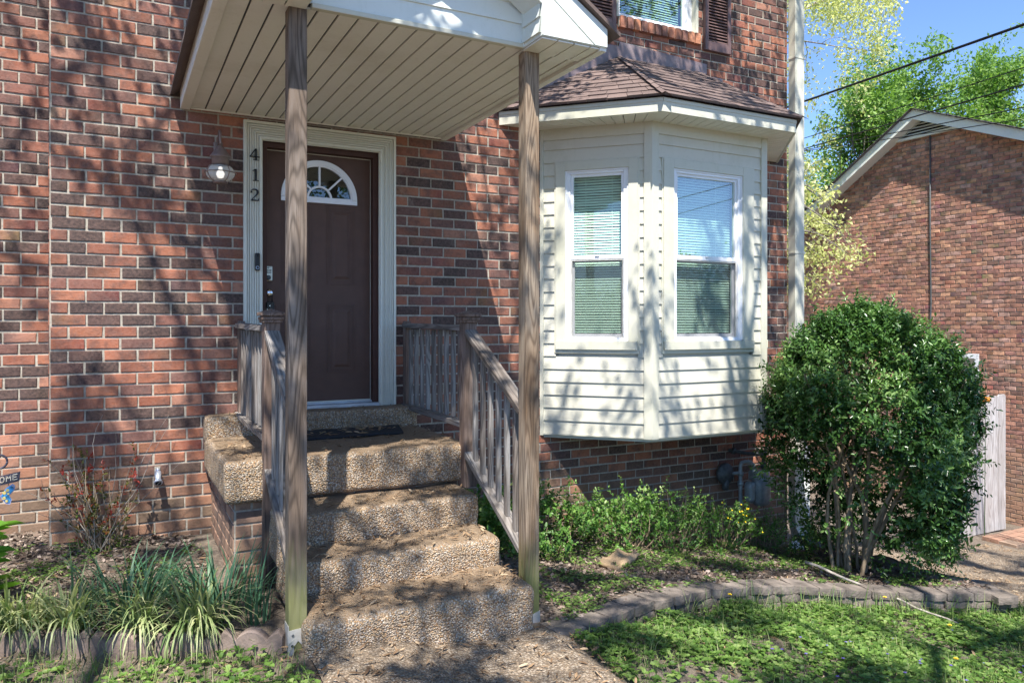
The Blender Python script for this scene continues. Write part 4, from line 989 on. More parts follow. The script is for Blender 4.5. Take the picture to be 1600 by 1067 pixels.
# flashing
mb = MB(); nst = 9
for i in range(nst):
    xa = lerp(2.98, RL-.02, i/nst); xb = lerp(2.98, RL-.02, (i+1)/nst); za = lerp(ZE, ZR, (xb-2.90)/(RL-2.90))
    mb.prism([(xa, lerp(ZE, ZR, (xa-2.9)/(RL-2.9))-.02), (xb+.004, za-.02), (xb+.004, za+.115), (xa, za+.105)], -0.0165-0.0012*(i % 2), -0.0125)
mb.prism([(RL-.016, ZR-.02), (RRt+.02, ZR-.02), (RRt+.14, ZR+.0), (RRt+.14, ZR+.1), (RL-.016, ZR+.145)], -0.0175, -0.0125)
for i in range(5):
    xa = lerp(RRt+.14, 6.36, i/5); xb = lerp(RRt+.14, 6.36, (i+1)/5); za = lerp(ZR, ZE, (xa-RRt)/(6.40-RRt)); zb_ = lerp(ZR, ZE, (xb-RRt)/(6.40-RRt))
    mb.prism([(xa, za-.02), (xb, zb_-.02), (xb, zb_+.07), (xb, za+.06), (xa, za+.06)], -0.0165, -0.0125)
mb.build('roof_flashing', M['flash'], bay)

# upper window ----------------------------------------------------------
uw = bpy.data.objects.new('upper_window', None); link(uw, house)
mb = MB()
mb.box(5.17, 5.2, -0.006, 0.12, 4.49, 5.7); mb.box(4.2, 4.225, -0.006, 0.12, 4.49, 5.7); mb.box(4.2, 5.2, 0.0, 0.12, 4.487, 4.5)
mb.build('window_trim', M['trim'], uw, bevel=0.002)
mb = MB()
for q in ((4.225, 4.265, 4.5, 5.7), (5.1, 5.17, 4.5, 5.7), (4.265, 5.1, 4.5, 4.545)): mb.box(q[0], q[1], 0.06, 0.12, q[2], q[3])
mb.box(4.265, 4.29, 0.075, 0.11, 4.545, 5.7); mb.box(5.07, 5.1, 0.075, 0.11, 4.545, 5.7); mb.box(4.29, 5.07, 0.075, 0.11, 4.545, 4.565); mb.build('window_frame', M['vinyl'], uw, bevel=0.002)
mb = MB(); mb.add([(4.285, .09, 4.56), (5.075, .09, 4.56), (5.075, .09, 5.7), (4.285, .09, 5.7)], [(0, 1, 2, 3)]); mb.build('pane', M['glassf'], uw)
mb = MB(); z = 4.58
while z < 5.7:
    mb.add([(4.3, .137, z), (5.06, .137, z), (5.06, .141, z+.009), (4.3, .141, z+.009), (5.06, .149, z+.018), (4.3, .149, z+.018)], [(0, 1, 2, 3), (3, 2, 4, 5)]); z += 0.0245
mb.build('blind', M['blind'], uw, fixn=False)
mb = MB(); mb.box(4.26, 5.1, 0.3, 0.32, 4.5, 5.75); mb.box(4.24, 4.26, 0.125, 0.32, 4.5, 5.75); mb.box(5.1, 5.12, 0.125, 0.32, 4.5, 5.75); mb.box(4.24, 5.12, .125, .32, 4.48, 4.5); mb.build('room_interior', M['dark'], uw)
mb = MB(); x = 4.212; rg = random.Random(3); i = 0
while x < 5.2:
    vs, fs = rounded_block(x, x+0.072, -0.052, 0.06, 4.375+rg.uniform(-.003, .003), 4.484, 0.008, 0.03, amp=0.003, seed=i)
    c = rg.choice([(0.5, 0.2, 0.1), (0.42, 0.16, 0.09), (0.32, 0.13, 0.085), (0.24, 0.1, 0.07)]); mb.add(vs, fs, 0, c); x += 0.083; i += 1
mb.box(4.21, 5.22, -0.03, 0.05, 4.385, 4.476, 1); mb.build('brick_sill', [M['brick'], M['mortar']], uw)
def shutter(x0, x1):
    s_ = bpy.data.objects.new('shutter', None); link(s_, house)
    mb = MB(); zb_ = 4.335
    for q in ((x0, x0+.045, zb_, 5.7), (x1-.045, x1, zb_, 5.7), (x0+.045, x1-.045, zb_, zb_+.095)): mb.box(q[0], q[1], -0.05, -0.012, q[2], q[3])
    mb.build('shutter_frame', M['shutter'], s_, bevel=0.004)
    mb = MB(); z = zb_+.1
    while z < 5.7:
        mb.add([(x0+.045, -.044, z), (x1-.045, -.044, z), (x1-.045, -.02, z+.028), (x0+.045, -.02, z+.028), (x0+.045, -.038, z-.003), (x1-.045, -.038, z-.003)], [(0, 1, 2, 3), (4, 5, 1, 0)]); z += 0.0305
    mb.box(x0+.04, x1-.04, -.016, -.0125, zb_+.05, 5.7, 1); mb.build('louvres', [M['shutter'], M['dark']], s_, fixn=False)
shutter(5.255, 5.60); shutter(3.82, 4.165)

# gutter downspout -------------------------------------------------------
t = thing('downspout', 'white downspout down the right corner of the townhouse with black elbow', 'downspout')
mb = MB(); mb.box(6.462, 6.60, -0.1, -0.008, -0.52, 5.72); mb.box(6.475, 6.587, -0.1035, -0.1, -0.5, 5.7)
mb.build('pipe', M['trim'], t, bevel=0.008)
for z in (4.08+.35, 2.33):
    mb = MB(); mb.box(6.455, 6.61, -0.108, -0.004, z, z+0.022); mb.build('strap', M['trim'], t, bevel=0.002)
mb = MB(); 
def rect_tube(path, w_, h_, mi=0):
    vs = []
    for i, (p, ax) in enumerate(path):
        p = Vector(p); ax = Vector(ax).normalized(); sx = Vector((0.9, 0.2, 0)).normalized() if True else 0
        sx = Vector((1, 0, 0)) - ax*ax.x; sx = sx.normalized() if sx.length > .1 else Vector((0, 0, 1)); sy = ax.cross(sx)
        vs += [tuple(p+sx*w_/2*a_+sy*h_/2*b_) for a_, b_ in ((-1, -1), (1, -1), (1, 1), (-1, 1))]
    n_ = len(path); mb.add(vs, [(i*4+j, i*4+(j+1) % 4, (i+1)*4+(j+1) % 4, (i+1)*4+j) for i in range(n_-1) for j in range(4)]+[(0, 1, 2, 3), tuple(4*(n_-1)+k for k in (3, 2, 1, 0))], mi)
rect_tube([((6.531, -.054, -.5), (0, 0, -1)), ((6.531, -.06, -.62), (0.1, -.2, -1)), ((6.545, -.09, -.69), (0.4, -.7, -.8)), ((6.57, -.13, -.73), (0.5, -.9, -.6))], 0.13, 0.095); mb.build('elbow', M['trim'], t, bevel=0.006)
mb = MB(); rect_tube([((6.565, -.125, -.72), (0.5, -.8, -.6)), ((6.62, -.2, -.78), (0.6, -.7, -.5)), ((6.72, -.29, -.84), (.8, -.6, -.4)), ((6.82, -.36, -.88), (.8, -.5, -.3))], 0.145, 0.11); mb.build('elbow_extension', M['spoutdk'], t, bevel=0.01)

# gas meter --------------------------------------------------------------
t = thing('gas_meter', 'grey gas meter with regulator and pipes on the wall under the bay window', 'gas meter')
mb = MB()
vs, fs = rounded_block(5.745, 5.955, -0.29, -0.13, -0.285, 0.015, 0.078, 0.015, amp=0.005, seed=3); mb.add(vs, fs)
vs, fs = rounded_block(5.745, 5.945, -0.25, -0.13, -0.02, 0.08, 0.02, 0.02, amp=0.002, seed=4); mb.add(vs, fs)
vs, fs = rounded_block(5.665, 5.76, -0.25, -0.14, -0.24, -0.02, 0.045, 0.02, amp=0.002, seed=6); mb.add(vs, fs)
mb.build('meter_body', M['meter'], t, smooth=True)
mb = MB(); mb.box(5.86, 5.96, -.31, -.26, -.05, .02); mb.build('index_box', m_plain('index_plastic', (0.42, 0.4, 0.34), .4, 0, 20, .1, 0), t, bevel=0.012)
mb = MB(); mb.box(5.85, 5.92, -.275, -.27, -.16, -.09); mb.build('label_plate', m_plain('label_grey', (0.5, 0.5, 0.46), .5, 0, 20, .1, 0), t)
mb = MB(); mb.lathe([(0, -.09), (.05, -.085), (.06, -.07), (.1, -.06), (.108, -.045), (.108, -.03), (.1, -.015), (.04, -.005), (0, 0)], (5.47, -.06, .06), 24, axis='y'); mb.tube([(5.47, -.1, .0), (5.47, -.1, -.1)], .035, 12); mb.build('regulator', M['pipe'], t, smooth=True)
mb = MB(); r_ = .02
mb.tube([(5.645, -.13, -.62), (5.645, -.13, -.03), (5.645, -.13, .13), (5.66, -.13, .16), (5.7, -.14, .17), (5.745, -.17, .165), (5.765, -.19, .14), (5.77, -.19, .06)], r_, 12)
for z_ in (-.05, .05, -.25): mb.tube([(5.645, -.13, z_-.02), (5.645, -.13, z_+.02)], .031, 8)
mb.tube([(5.645, -.13, .06), (5.56, -.12, .06), (5.5, -.1, .06)], .018, 10); mb.tube([(5.77, -.19, .1), (5.77, -.19, .05)], .03, 8)
mb.build('inlet_pipe', M['meter'], t, smooth=True)
mb = MB(); mb.tube([(5.905, -.19, .05), (5.905, -.19, .24), (5.905, -.17, .27)], .021, 12); mb.tube([(5.905, -.19, .1), (5.905, -.19, .15)], .031, 8); mb.tube([(5.905, -.19, .2), (5.905, -.19, .28)], .032, 8)
mb.tube([(5.905, -.18, .235), (5.76, -.12, .245), (5.63, -.05, .27), (5.61, -.005, .275)], .019, 12); mb.tube([(5.65, -.06, .265), (5.62, -.03, .272)], .033, 10); mb.build('outlet_pipe', M['pipe'], t, smooth=True)

# ------------------------------------------------------------------ retaining wall
def along(PL, s):
    for (a, b), (c, d) in zip(PL[:-1], PL[1:]):
        l = math.hypot(c-a, d-b)
        if s <= l: return Vector((lerp(a, c, s/l), lerp(b, d, s/l), 0)), Vector(((c-a)/l, (d-b)/l, 0))
        s -= l
    return None, None
PLt = RW[:12]; TOT = sum(math.hypot(c-a, d-b) for (a, b), (c, d) in zip(PLt[:-1], PLt[1:]))
TOPZ = [(2.0, -.085), (2.93, -.135), (3.5, -.2), (4.44, -.335), (5.0, -.43), (5.6, -.5), (6.25, -.535), (6.6, -.56)]
def topz(x):
    for (a, b), (c, d) in zip(TOPZ[:-1], TOPZ[1:]):
        if a <= x <= c: return lerp(b, d, (x-a)/(c-a))
    return TOPZ[0][1] if x < 2 else TOPZ[-1][1]
mb = MB(); rg = random.Random(8)
for k in range(5):
    s = -0.02-(0.1 if k % 2 else 0); BL = 0.215
    while s < TOT-0.05:
        l = BL*rg.uniform(.88, 1.12)
        p, d = along(PLt, max(0.001, s+l/2))
        if p is None: break
        zt = topz(p.x)-k*0.062; n_ = Vector((-d.y, d.x, 0))
        if zt < gz(p.x+d.y*.15, p.y-d.x*.15)-0.02: s += l; continue
        vs, fs = rounded_block(-l/2+.002, l/2-.002, 0, 0.175 if k == 0 else .15, -0.059, 0.0, 0.007, 0.019, amp=0.006, seed=rg.random()*50, nsc=14)
        sl = (topz(p.x+d.x*.1)-topz(p.x-d.x*.1))/.2
        jit = rg.uniform(-.006, .006)+(0.0 if k == 0 else .012)
        out = []
        for v in vs:
            bulge = -0.012*(1-(2*v[0]/l)**2) if v[1] < 0.05 else 0
            q = p+d*v[0]+n_*(v[1]-0.015+jit+bulge); out.append((q.x, q.y, zt+v[2]+sl*v[0]))
        mb.add(out, fs); s += l
o = mb.build('retaining_wall', M['block'], fixn=False); tag(o, 'low curved retaining wall of brown concrete blocks along the lawn', 'retaining wall')

# scalloped edging at left: each block is a thing
PE = [(-1.62, -1.36), (-.6, -1.45), (-.39, -1.51), (.733, -2.095)]
s = 0.0; k = 0; names = ['under the hanging variegated leaves at the far left', 'second from the left edge of the bed', 'in the middle of the row', 'behind the striped grass tuft', 'left of the porch post', 'touching the left porch post', 'far left', 'far left end']
ln_e = sum(math.hypot(c-a, d-b) for (a, b), (c, d) in zip(PE[:-1], PE[1:])); ne = 8; bl = ln_e/ne
for i in range(ne):
    p, d = along(PE, bl*(i+.5)); n_ = Vector((-d.y, d.x, 0)); mbb = MB(); Lh = bl/2-.004
    prof = [(-Lh, -.08)]; 
    for j in range(17):
        u = -1+2*j/16; prof.append((u*Lh, 0.075+0.045*abs(math.cos(u*math.pi))**0.8*(1 if abs(u) < .5 or True else 1)-0.03*(abs(u) > .96)))
    prof.append((Lh, -.08)); zb_ = gz(p.x+d.y*.12, p.y-d.x*.12)
    rows = []
    nn = len(prof)
    vs = [tuple(p+d*a_+n_*w_+Vector((0, 0, zb_+b_-sh))) for w_, sh in ((-.03, .004), (-.022, -.004), (.022, -.004), (.03, .004)) for a_, b_ in prof]
    fs = [list(range(nn)), [3*nn+j for j in range(nn-1, -1, -1)]]+[(r_*nn+j, r_*nn+(j+1) % nn, (r_+1)*nn+(j+1) % nn, (r_+1)*nn+j) for r_ in range(3) for j in range(nn)]
    mbb.add(vs, fs); o = mbb.build('edging_block', M['scallop'])
    lab = ['leftmost scalloped concrete edging block, outside the bed corner', 'scalloped concrete edging block second from the left end', 'scalloped edging block under pale striped grass at the left edge of the bed',
           'scalloped edging block left of the daffodil leaves', 'scalloped edging block in front of the daffodil leaves', 'scalloped edging block under the large striped grass tuft', 'scalloped edging block second left of the grey porch post', 'scalloped edging block touching the grey porch post'][i]
    tag(o, lab, 'edging block', 'scalloped blocks edging the flower bed')

# flat stone, sticks -------------------------------------------------------
vs, fs = rounded_block(-.16, .14, -.09, .09, 0, .05, .02, .03, amp=.03, seed=9, nsc=7)
mb = MB(); mb.add(vs, fs); o = mb.build('stone', M['stone'], smooth=True); o.location = (3.36, -1.22, gz(3.36, -1.22)+.025); o.rotation_euler = (.12, -.1, .4); tag(o, 'flat tan stone lying in the bed under the shrubs', 'stone')
mb = MB(); a_, b_ = Vector((4.9, -1.6, -.33)), Vector((5.5, -2.5, -.63)); pts = []
for i in range(12):
    p = a_.lerp(b_, i/11); p.z += .02*math.sin(i*1.3)*.3; p.x += .008*math.sin(i*2.1); pts.append(p)
mb.tube(pts, [lerp(.012, .006, i/11) for i in range(12)], 7)
tag(mb.build('fallen_stick', M['twig'], smooth=True), 'long thin grey stick lying across the retaining wall', 'stick')
mb = MB(); mb.tube([(5.95, -3.1, idw(LAWN, 5.95, -3.1)+.05), (6.3, -3.12, idw(LAWN, 6.3, -3.12)+.045), (6.9, -3.2, idw(LAWN, 6.9, -3.2)+.06)], [.009, .008, .005], 7)
tag(mb.build('fallen_stick', M['twig'], smooth=True), 'short pale stick lying in the grass at the right edge', 'stick')

# garden sign ---------------------------------------------------------------
t = thing('garden_sign', 'dark metal hanging garden sign with a blue butterfly at the left edge', 'garden sign')
Yg = -.2
mb = MB(); mb.tube([(-.78, Yg, gz(-.8, -.2)-.1), (-.78, Yg, .86)], .006, 8); mb.tube([(-.78, Yg, .8), (-.66, Yg, .8)], .005, 8)
mb.tube([(-.648+.042*math.cos(2*math.pi*i/24), Yg, .715+.042*math.sin(2*math.pi*i/24)) for i in range(25)], .0065, 8); mb.tube([(-.65, Yg, .76), (-.65, Yg, .8)], .003, 6); mb.build('stake', M['slate'], t, smooth=True)
mb = MB(); mb.prism([(-.95, .51), (-.542, .585), (-.536, .645), (-.95, .57)], Yg-.004, Yg+.004); mb.build('plate', M['slate'], t)
# letters cut out of strokes:  W E L C O M E
def stroke(mb, ox, oz, pts, w_=.0042, k=(.075/.4)):
    for (xa, za), (xb, zb_) in zip(pts[:-1], pts[1:]):
        dx, dz = xb-xa, zb_-za; l = math.hypot(dx, dz)+1e-9; nx_, nz_ = -dz/l*w_, dx/l*w_; ex, ez = dx/l*w_*.5, dz/l*w_*.5
        P = [(ox+xa+nx_-ex, oz+za+nz_-ez), (ox+xa-nx_-ex, oz+za-nz_-ez), (ox+xb-nx_+ex, oz+zb_-nz_+ez), (ox+xb+nx_+ex, oz+zb_+nz_+ez)]
        mb.prism([(x_, z_+(x_-ox)*.18) for x_, z_ in P], Yg-.008, Yg-.0045)
mb = MB(); h = .032; w0 = .022
GL = {'W': [[(0, h), (.006, 0), (.011, h*.7), (.016, 0), (w0, h)]], 'E': [[(w0, h), (0, h), (0, 0), (w0, 0)], [(0, h/2), (w0*.8, h/2)]], 'L': [[(0, h), (0, 0), (w0, 0)]], 'C': [[(w0, h), (.006, h), (0, h*.7), (0, h*.3), (.006, 0), (w0, 0)]],
      'O': [[(.006, 0), (0, h*.3), (0, h*.7), (.006, h), (.016, h), (w0, h*.7), (w0, h*.3), (.016, 0), (.006, 0)]], 'M': [[(0, 0), (0, h), (w0/2, h*.45), (w0, h), (w0, 0)]]}
for i, ch_ in enumerate('WELCOME'):
    ox = -.575-(6-i)*.0345; oz = .5955-.0+(ox+.575)*.18
    for st_ in GL[ch_]: stroke(mb, ox, oz, st_, .0028)
mb.build('lettering', M['ivory'], t)
mb = MB(); mb.tube([(-.6, Yg, .6), (-.6, Yg, .56)], .002, 5); mb.build('hanger', M['slate'], t)
wing = [(0, 0), (.03, .05), (.07, .075), (.085, .06), (.08, .03), (.05, 0), (.065, -.03), (.055, -.06), (.03, -.055), (.005, -.02)]
bf = bpy.data.objects.new('butterfly', None); link(bf, t)
for sgn in (1, -1):
    def W(P, k_=1.0, ox=0, oz=0): return [(-.64+sgn*(x_*k_+ox)*.9, .5+(z_*k_+oz)*.95) for x_, z_ in P]
    mb = MB(); mb.prism(W(wing), Yg-.003, Yg+.003); mb.build('wing', M['bfly_g'], bf)
    mb = MB(); mb.prism(W(wing, .84, .004, .002), Yg-.006, Yg-.0032); mb.build('wing_marking', M['bfly'], bf)
    mb = MB()
    for (cx, cz, rr) in ((.022, .02, .012), (.04, .035, .01), (.02, -.015, .011), (.035, -.035, .009), (.045, .012, .007)):
        mb.prism(W([(cx+rr*math.cos(q*math.pi/4), cz+rr*math.sin(q*math.pi/4)) for q in range(8)]), Yg-.008, Yg-.0062)
    mb.build('wing_spots', M['bfly_y'], bf)

# ------------------------------------------------------------------ neighbour house, fence, pad
nb = thing('neighbor_house', 'plain brick gable wall of the neighbouring house with louvred vent', 'house')
NX = 14.8; APY, APZ = 4.08, 5.93
def gl(z):   # u = -y ; limits of the wall at height z
    zz = z+0.1
    yl = APY+(APZ-zz)/0.63; yr = APY-(APZ-zz)/0.42
    return (-yl, -yr)
VT = (4.85, 3.32)
def louv(z): return 0
mb = MB()
NPAL = [((0.5, 0.25, 0.17), 22), ((0.44, 0.2, 0.13), 20), ((0.38, 0.18, 0.14), 14), ((0.58, 0.31, 0.19), 12), ((0.25, 0.13, 0.1), 7), ((0.5, 0.3, 0.24), 10)]
bricks(mb, -11.0, 6.0, -2.6, APZ, lambda u, w_, z: (NX-w_, -u, z), [(-3.95, -2.9, -.25, 0.99), (-4.95, -3.2, 5.47, 6.0)], lim=gl, rng=rng, BL=0.209, BH=0.0813, dep=0.012, pal=NPAL, rough=2.2)
mb.build('brick_wall', [M['brick'], M['mortar2']], nb, fixn=False)
def rake(ya, za, yb, zb_, name, h=.2):
    mb = MB(); mb.prism([(ya, za), (yb, zb_), (yb, zb_-h), (ya, za-h)], NX-.30, NX-.27, axis='x'); mb.prism([(ya, za-h+.02), (yb, zb_-h+.02), (yb, zb_-h), (ya, za-h)], NX-.27, NX+.02, axis='x'); mb.build(name, M['trimw'], nb)
rake(APY, APZ+.04, APY+7.4, APZ+.04-7.4*.63, 'rake_board'); rake(APY, APZ+.04, APY-10.4, APZ+.04-10.4*.42, 'rake_board')
for sg, sl, ln_ in ((1, .63, 7.6), (-1, .42, 10.6)):
    shingles((NX-.36, APY+sg*ln_, APZ+.06-ln_*sl), (NX+9, APY+sg*ln_, APZ+.06-ln_*sl), (NX-.36, APY, APZ+.06), (NX+9, APY, APZ+.06), 'roof_slope', M['shingle2'], nb, cs=.2, seed=5, tabs=.4)
mb = MB(); z = 5.50
def vlim(z): return APY+(APZ-.13-z)/.63, APY-(APZ-.13-z)/.42
mb.add([(NX-.002, vlim(5.44)[0], 5.44), (NX-.002, vlim(5.44)[1], 5.44), (NX-.002, APY, APZ-.1)], [(0, 1, 2)], 1)
while z < 5.8:
    a_, b_ = vlim(z+.03); mb.add([(NX-.08, a_, z), (NX-.08, b_, z), (NX-.05, b_, z+.035), (NX-.05, a_, z+.035)], [(0, 1, 2, 3)], 0); z += .062
a_, b_ = vlim(5.44); mb.box(NX-.09, NX-.0, b_, a_, 5.42, 5.475, 0); mb.build('gable_vent', [M['trimw'], M['dark']], nb, fixn=False)
mb = MB(); mb.tube([(NX-.03, 3.88, 5.46), (NX-.03, 3.88, 3.5), (NX-.03, 3.86, 2.0), (NX-.03, 3.88, 1.4), (NX-.03, 3.87, -.5)], .015, 8); mb.build('conduit', M['pipe'], nb, smooth=True)
nw = bpy.data.objects.new('window', None); link(nw, nb)
mb = MB()
for q in ((2.9, 3.95, .90, .99), (3.87, 3.95, -.25, .9), (2.9, 2.98, -.25, .9), (2.98, 3.87, .42, .46), (2.9, 3.95, -.25, -.2)): mb.box(NX-.02, NX+.05, q[0], q[1], q[2], q[3])
mb.build('window_frame', M['vinyl'], nw); mb = MB(); mb.box(NX+.03, NX+.035, 2.98, 3.87, -.2, .9); mb.build('pane', M['glassf'], nw)
mb = MB(); mb.box(NX+.1, NX+.12, 2.8, 4.0, -.25, .99); mb.build('room_interior', M['dark'], nw)
mb = MB(); mb.box(NX+.3, NX+8.9, -5.8, 10.5, -1.6, 1.5)
mb.build('rear_wall', M['redbrick'], nb)
t2 = thing('roof_vent', 'small white vent on the neighbour roof', 'vent')
mb = MB(); mb.box(16.6, 17.0, 1.95, 2.2, 5.0, 5.24); mb.tube([(16.8, 2.07, 5.2), (16.8, 2.07, 5.3)], .12, 12); mb.build('vent_cap', M['galv'], t2)

def picket(mb, x0, x1, z0, z1, y0, seed):
    r_ = random.Random(seed); c = .022; t_ = z1+r_.uniform(-.012, .012)
    mb.prism([(x0, z0), (x1, z0), (x1, t_-c), (x1-c, t_), (x0+c, t_), (x0, t_-c)], y0, y0+.02)
t = thing('wood_fence', 'pale grey picket fence panel standing on a red brick pad beyond the shrub', 'fence')
for i in range(6):
    x_ = 10.69-.172*(i+1); mb = MB(); picket(mb, 0, .168, 0, 1.815, 0, i); o = mb.build('picket', M['fence'], t, bevel=.003); o.location = (x_, .1+.004*(i % 2), -1.2)
for zz in (-.9, .2): mb = MB(); mb.box(9.66, 10.69, .125, .165, zz, zz+.09); mb.build('fence_rail', M['fence'], t)
t = thing('wood_fence', 'narrow whitewashed board fence panel beside the downspout', 'fence')
for i in range(2):
    mb = MB(); picket(mb, 0, .14, 0, 1.22+.0, 0, i+20); o = mb.build('picket', M['trimw'], t, bevel=.003); o.location = (6.635+i*.143, .1, -1.0)
mb = MB(); mb.box(6.635, 6.915, .122, .16, -.2, -.11); mb.build('fence_rail', M['trimw'], t)
mb = MB(); rg = random.Random(4)
for i in range(9):
    for j in range(4):
        x_ = 9.85+i*.21; y_ = -.5+j*.105+(.0 if i % 2 else .01)
        if y_ < -.5+(0 if x_ > 9.9 else .2): continue
        vs, fs = rounded_block(x_, x_+.2, y_, y_+.098, -1.22, -1.145+rg.uniform(-.002, .002), .005, .06, amp=.001); mb.add(vs, fs, 0, rg.choice([(0.36, .15, .11), (.3, .13, .1), (.4, .2, .15)]))
mb.box(9.86, 11.7, -.49, -.09, -1.3, -1.16, 0, (.35, .25, .2)); mb.build('brick_pad', M['brick']); bpy.data.objects['brick_pad']['label'] = 'low red brick pad at the foot of the fence by the right edge'; bpy.data.objects['brick_pad']['category'] = 'brick pad'

# utility wires ------------------------------------------------------------
def wire(p, q, sag, r_, label):
    p, q = Vector(p), Vector(q); mb = MB(); n_ = 40; pts = []
    for i in range(n_+1):
        k = i/n_; v = p.lerp(q, k); v.z -= sag*4*k*(1-k); pts.append(v)
    mb.tube(pts, r_, 6); tag(mb.build('utility_wire', M['wire'], smooth=True), label, 'wire', 'utility wires strung over the houses')
def ext(z0, z1):
    a_, b_ = Vector((9.954, 3.0, z0+.1)), Vector((9.08, -1.0, z1+.1)); d = b_-a_; return a_-d*2.6, b_+d*2.4
for z0, z1, r_, lab in ((5.204, 4.955, .017, 'thickest black overhead wire, crossing highest in the sky'), (4.60, 4.47, .006, 'thin wire between the thickest wire and the gable peak'),
      (4.43, 4.28, .009, 'black wire crossing just over the gable peak'), (4.42, 4.02, .0065, 'wire crossing the louvred vent'), (4.41, 3.89, .0055, 'lowest wire crossing the gable wall')):
    p, q = ext(z0, z1); wire(p, q, .11, r_, lab)

# ------------------------------------------------------------------ trees
def grow_tree(seed, base, height, spread, lean=(0, 0), levels=4, r0=.16, n0=7, droop=0.0, first=.25, kids=(4, 4, 3), trunks=1, upbias=.25):
    rg = random.Random(seed); segs = []; tips = []
    def br(p, d, ln, r, lv):
        n_ = 6; pts = [p.copy()]; rad = [r]
        for i in range(n_):
            j = Vector((rg.gauss(0, 1), rg.gauss(0, 1), rg.gauss(0, .7)))*(.10+.05*lv)
            d = (d+j+Vector((0, 0, upbias*.25-droop*lv*.14))).normalized(); p = p+d*ln/n_; pts.append(p.copy()); rad.append(max(.003, r*(1-.75*(i+1)/n_)))
            if lv < levels and (i+1)/n_ > (first if lv == 0 else .15):
                k = kids[min(lv, len(kids)-1)]; kk = k/n_*1.25; c = int(kk)+(rg.random() < kk-int(kk))
                for _ in range(c):
                    a_ = rg.uniform(0, 2*math.pi); o1 = d.orthogonal().normalized(); o2 = d.cross(o1); out = o1*math.cos(a_)+o2*math.sin(a_)
                    nd = (d*rg.uniform(.35, .8)+out*rg.uniform(.6, 1.0)*(spread if lv == 0 else 1)+Vector((0, 0, .2-droop*.2))).normalized()
                    br(p, nd, ln*rg.uniform(.38, .62)*(1.0 if lv else (1.15-.5*(i+1)/n_)), rad[-1]*.62, lv+1)
            if lv >= levels-1: tips.append((p.copy(), d.copy()))
        segs.append((pts, rad, lv))
    for t_ in range(trunks):
        a_ = 2*math.pi*t_/max(1, trunks); d = Vector((lean[0]+(.22*math.cos(a_) if trunks > 1 else 0), lean[1]+(.22*math.sin(a_) if trunks > 1 else 0), 1)).normalized()
        br(Vector(base), d, height*.85, r0, 0)
    return segs, tips
def tree(name, label, seed, base, height, spread, m_leaf_, bark, per, size, sig, keep=None, group=None, hang=0.0, lw=.5, extra=None, maxl=None, prune=None, ztop=None, spray=False, **kw):
    t = thing(name, label, 'tree', group)
    segs, tips = grow_tree(seed, base, height, spread, **kw)
    if ztop:
        zm = max(p.z for p, d in tips); f_ = (ztop-base[2])/(zm-base[2]); B_ = Vector(base); f2 = min(1.0, f_*1.1)
        g_ = lambda p: Vector((B_.x+(p.x-B_.x)*f2, B_.y+(p.y-B_.y)*f2, B_.z+(p.z-B_.z)*f_))
        segs = [([g_(p) for p in a_], b_, c_) for a_, b_, c_ in segs]; tips = [(g_(p), d) for p, d in tips]
    if prune: segs = [q for q in segs if not any(prune(p) for p in q[0])]; tips = [q for q in tips if not prune(q[0])]
    mb = MB()
    for pts, rad, lv in segs:
        if rad[0] < .004: continue
        mb.tube(pts, rad, 7 if lv < 2 else 4, cap=False)
    if spray:       # hanging side twigs that carry the low clusters
        rq = random.Random(seed)
        for q in range(0, len(extra), 9):
            e_ = Vector(extra[q]); s0 = e_+Vector((-1.0-rq.random(), rq.uniform(-.2, .6), rq.uniform(.2, .9)))
            mid_ = s0.lerp(e_, .5)+Vector((0, 0, .18)); mb.tube([s0, s0.lerp(mid_, .6)+Vector((0, 0, .05)), mid_, e_.lerp(mid_, .4)+Vector((0, 0, .04)), e_], [.012, .009, .007, .005, .003], 4, cap=False)
    mb.build('trunk', bark, t, smooth=True, fixn=False)
    rs = np.random.RandomState(seed); tp = np.array([tuple(p) for p, d in tips])
    if keep is not None:
        tp = tp[[keep(p) for p in tp]]
    if extra is not None: tp = np.concatenate([tp, extra])
    n = len(tp)*per
    if maxl and n > maxl: tp = tp[rs.choice(len(tp), maxl//per, replace=False)]; n = len(tp)*per
    b = np.repeat(tp, per, 0)+rs.normal(0, 1, (n, 3))*np.array([sig, sig, sig*.8])
    d = unit(rs.normal(0, 1, (n, 3))+np.array([0, 0, -hang])); up = unit(rs.normal(0, 1, (n, 3))+np.array([0, 0, .7]))
    ln = size*rs.uniform(.6, 1.3, n); rn = np.clip(np.repeat(rs.uniform(.1, .9, len(tp)), per)*.5+rs.uniform(0, 1, n)*.5, 0, 1)
    leaf_mesh('crown', b, d, up, ln, ln*lw, rn, m_leaf_, t, shape='diamond', fold=.15)
    return t, n
cnt = []
# hackberry between the houses, pale new leaves, hanging twigs in front of the neighbour wall
def img(p):   # bearing and height above eye level of a point as seen from the front walk
    a_ = math.degrees(math.atan2(p.x, p.y+5.9)); dep = math.hypot(p.x, p.y+5.9)*math.cos(R(a_-27.6)); return a_, (p.z-1.583)/max(dep, .1)
def az(deg, r_): return (r_*math.sin(R(deg)), r_*math.cos(R(deg))-5.9)
rsx = np.random.RandomState(5); ex = []
while len(ex) < 520:
    dg_, py_ = rsx.uniform(47.6, 53.0), rsx.uniform(255, 470); r_x = rsx.uniform(13.5, 15.5)
    lim = 48.6+3.9*math.exp(-((py_-385)/55.0)**2)+1.6*math.exp(-((py_-290)/40.0)**2)
    if dg_ > lim+rsx.normal(0, .4): continue
    if math.sin(dg_*7.0+py_*.05)+math.sin(py_*.13) < .1: continue
    x_, y_ = az(dg_, r_x); ex.append((x_, y_, 1.583+(505-py_)*r_x*math.cos(R(dg_-27.6))/1184))
ex = np.array(ex)
x_, y_ = az(46.0, 16.5)
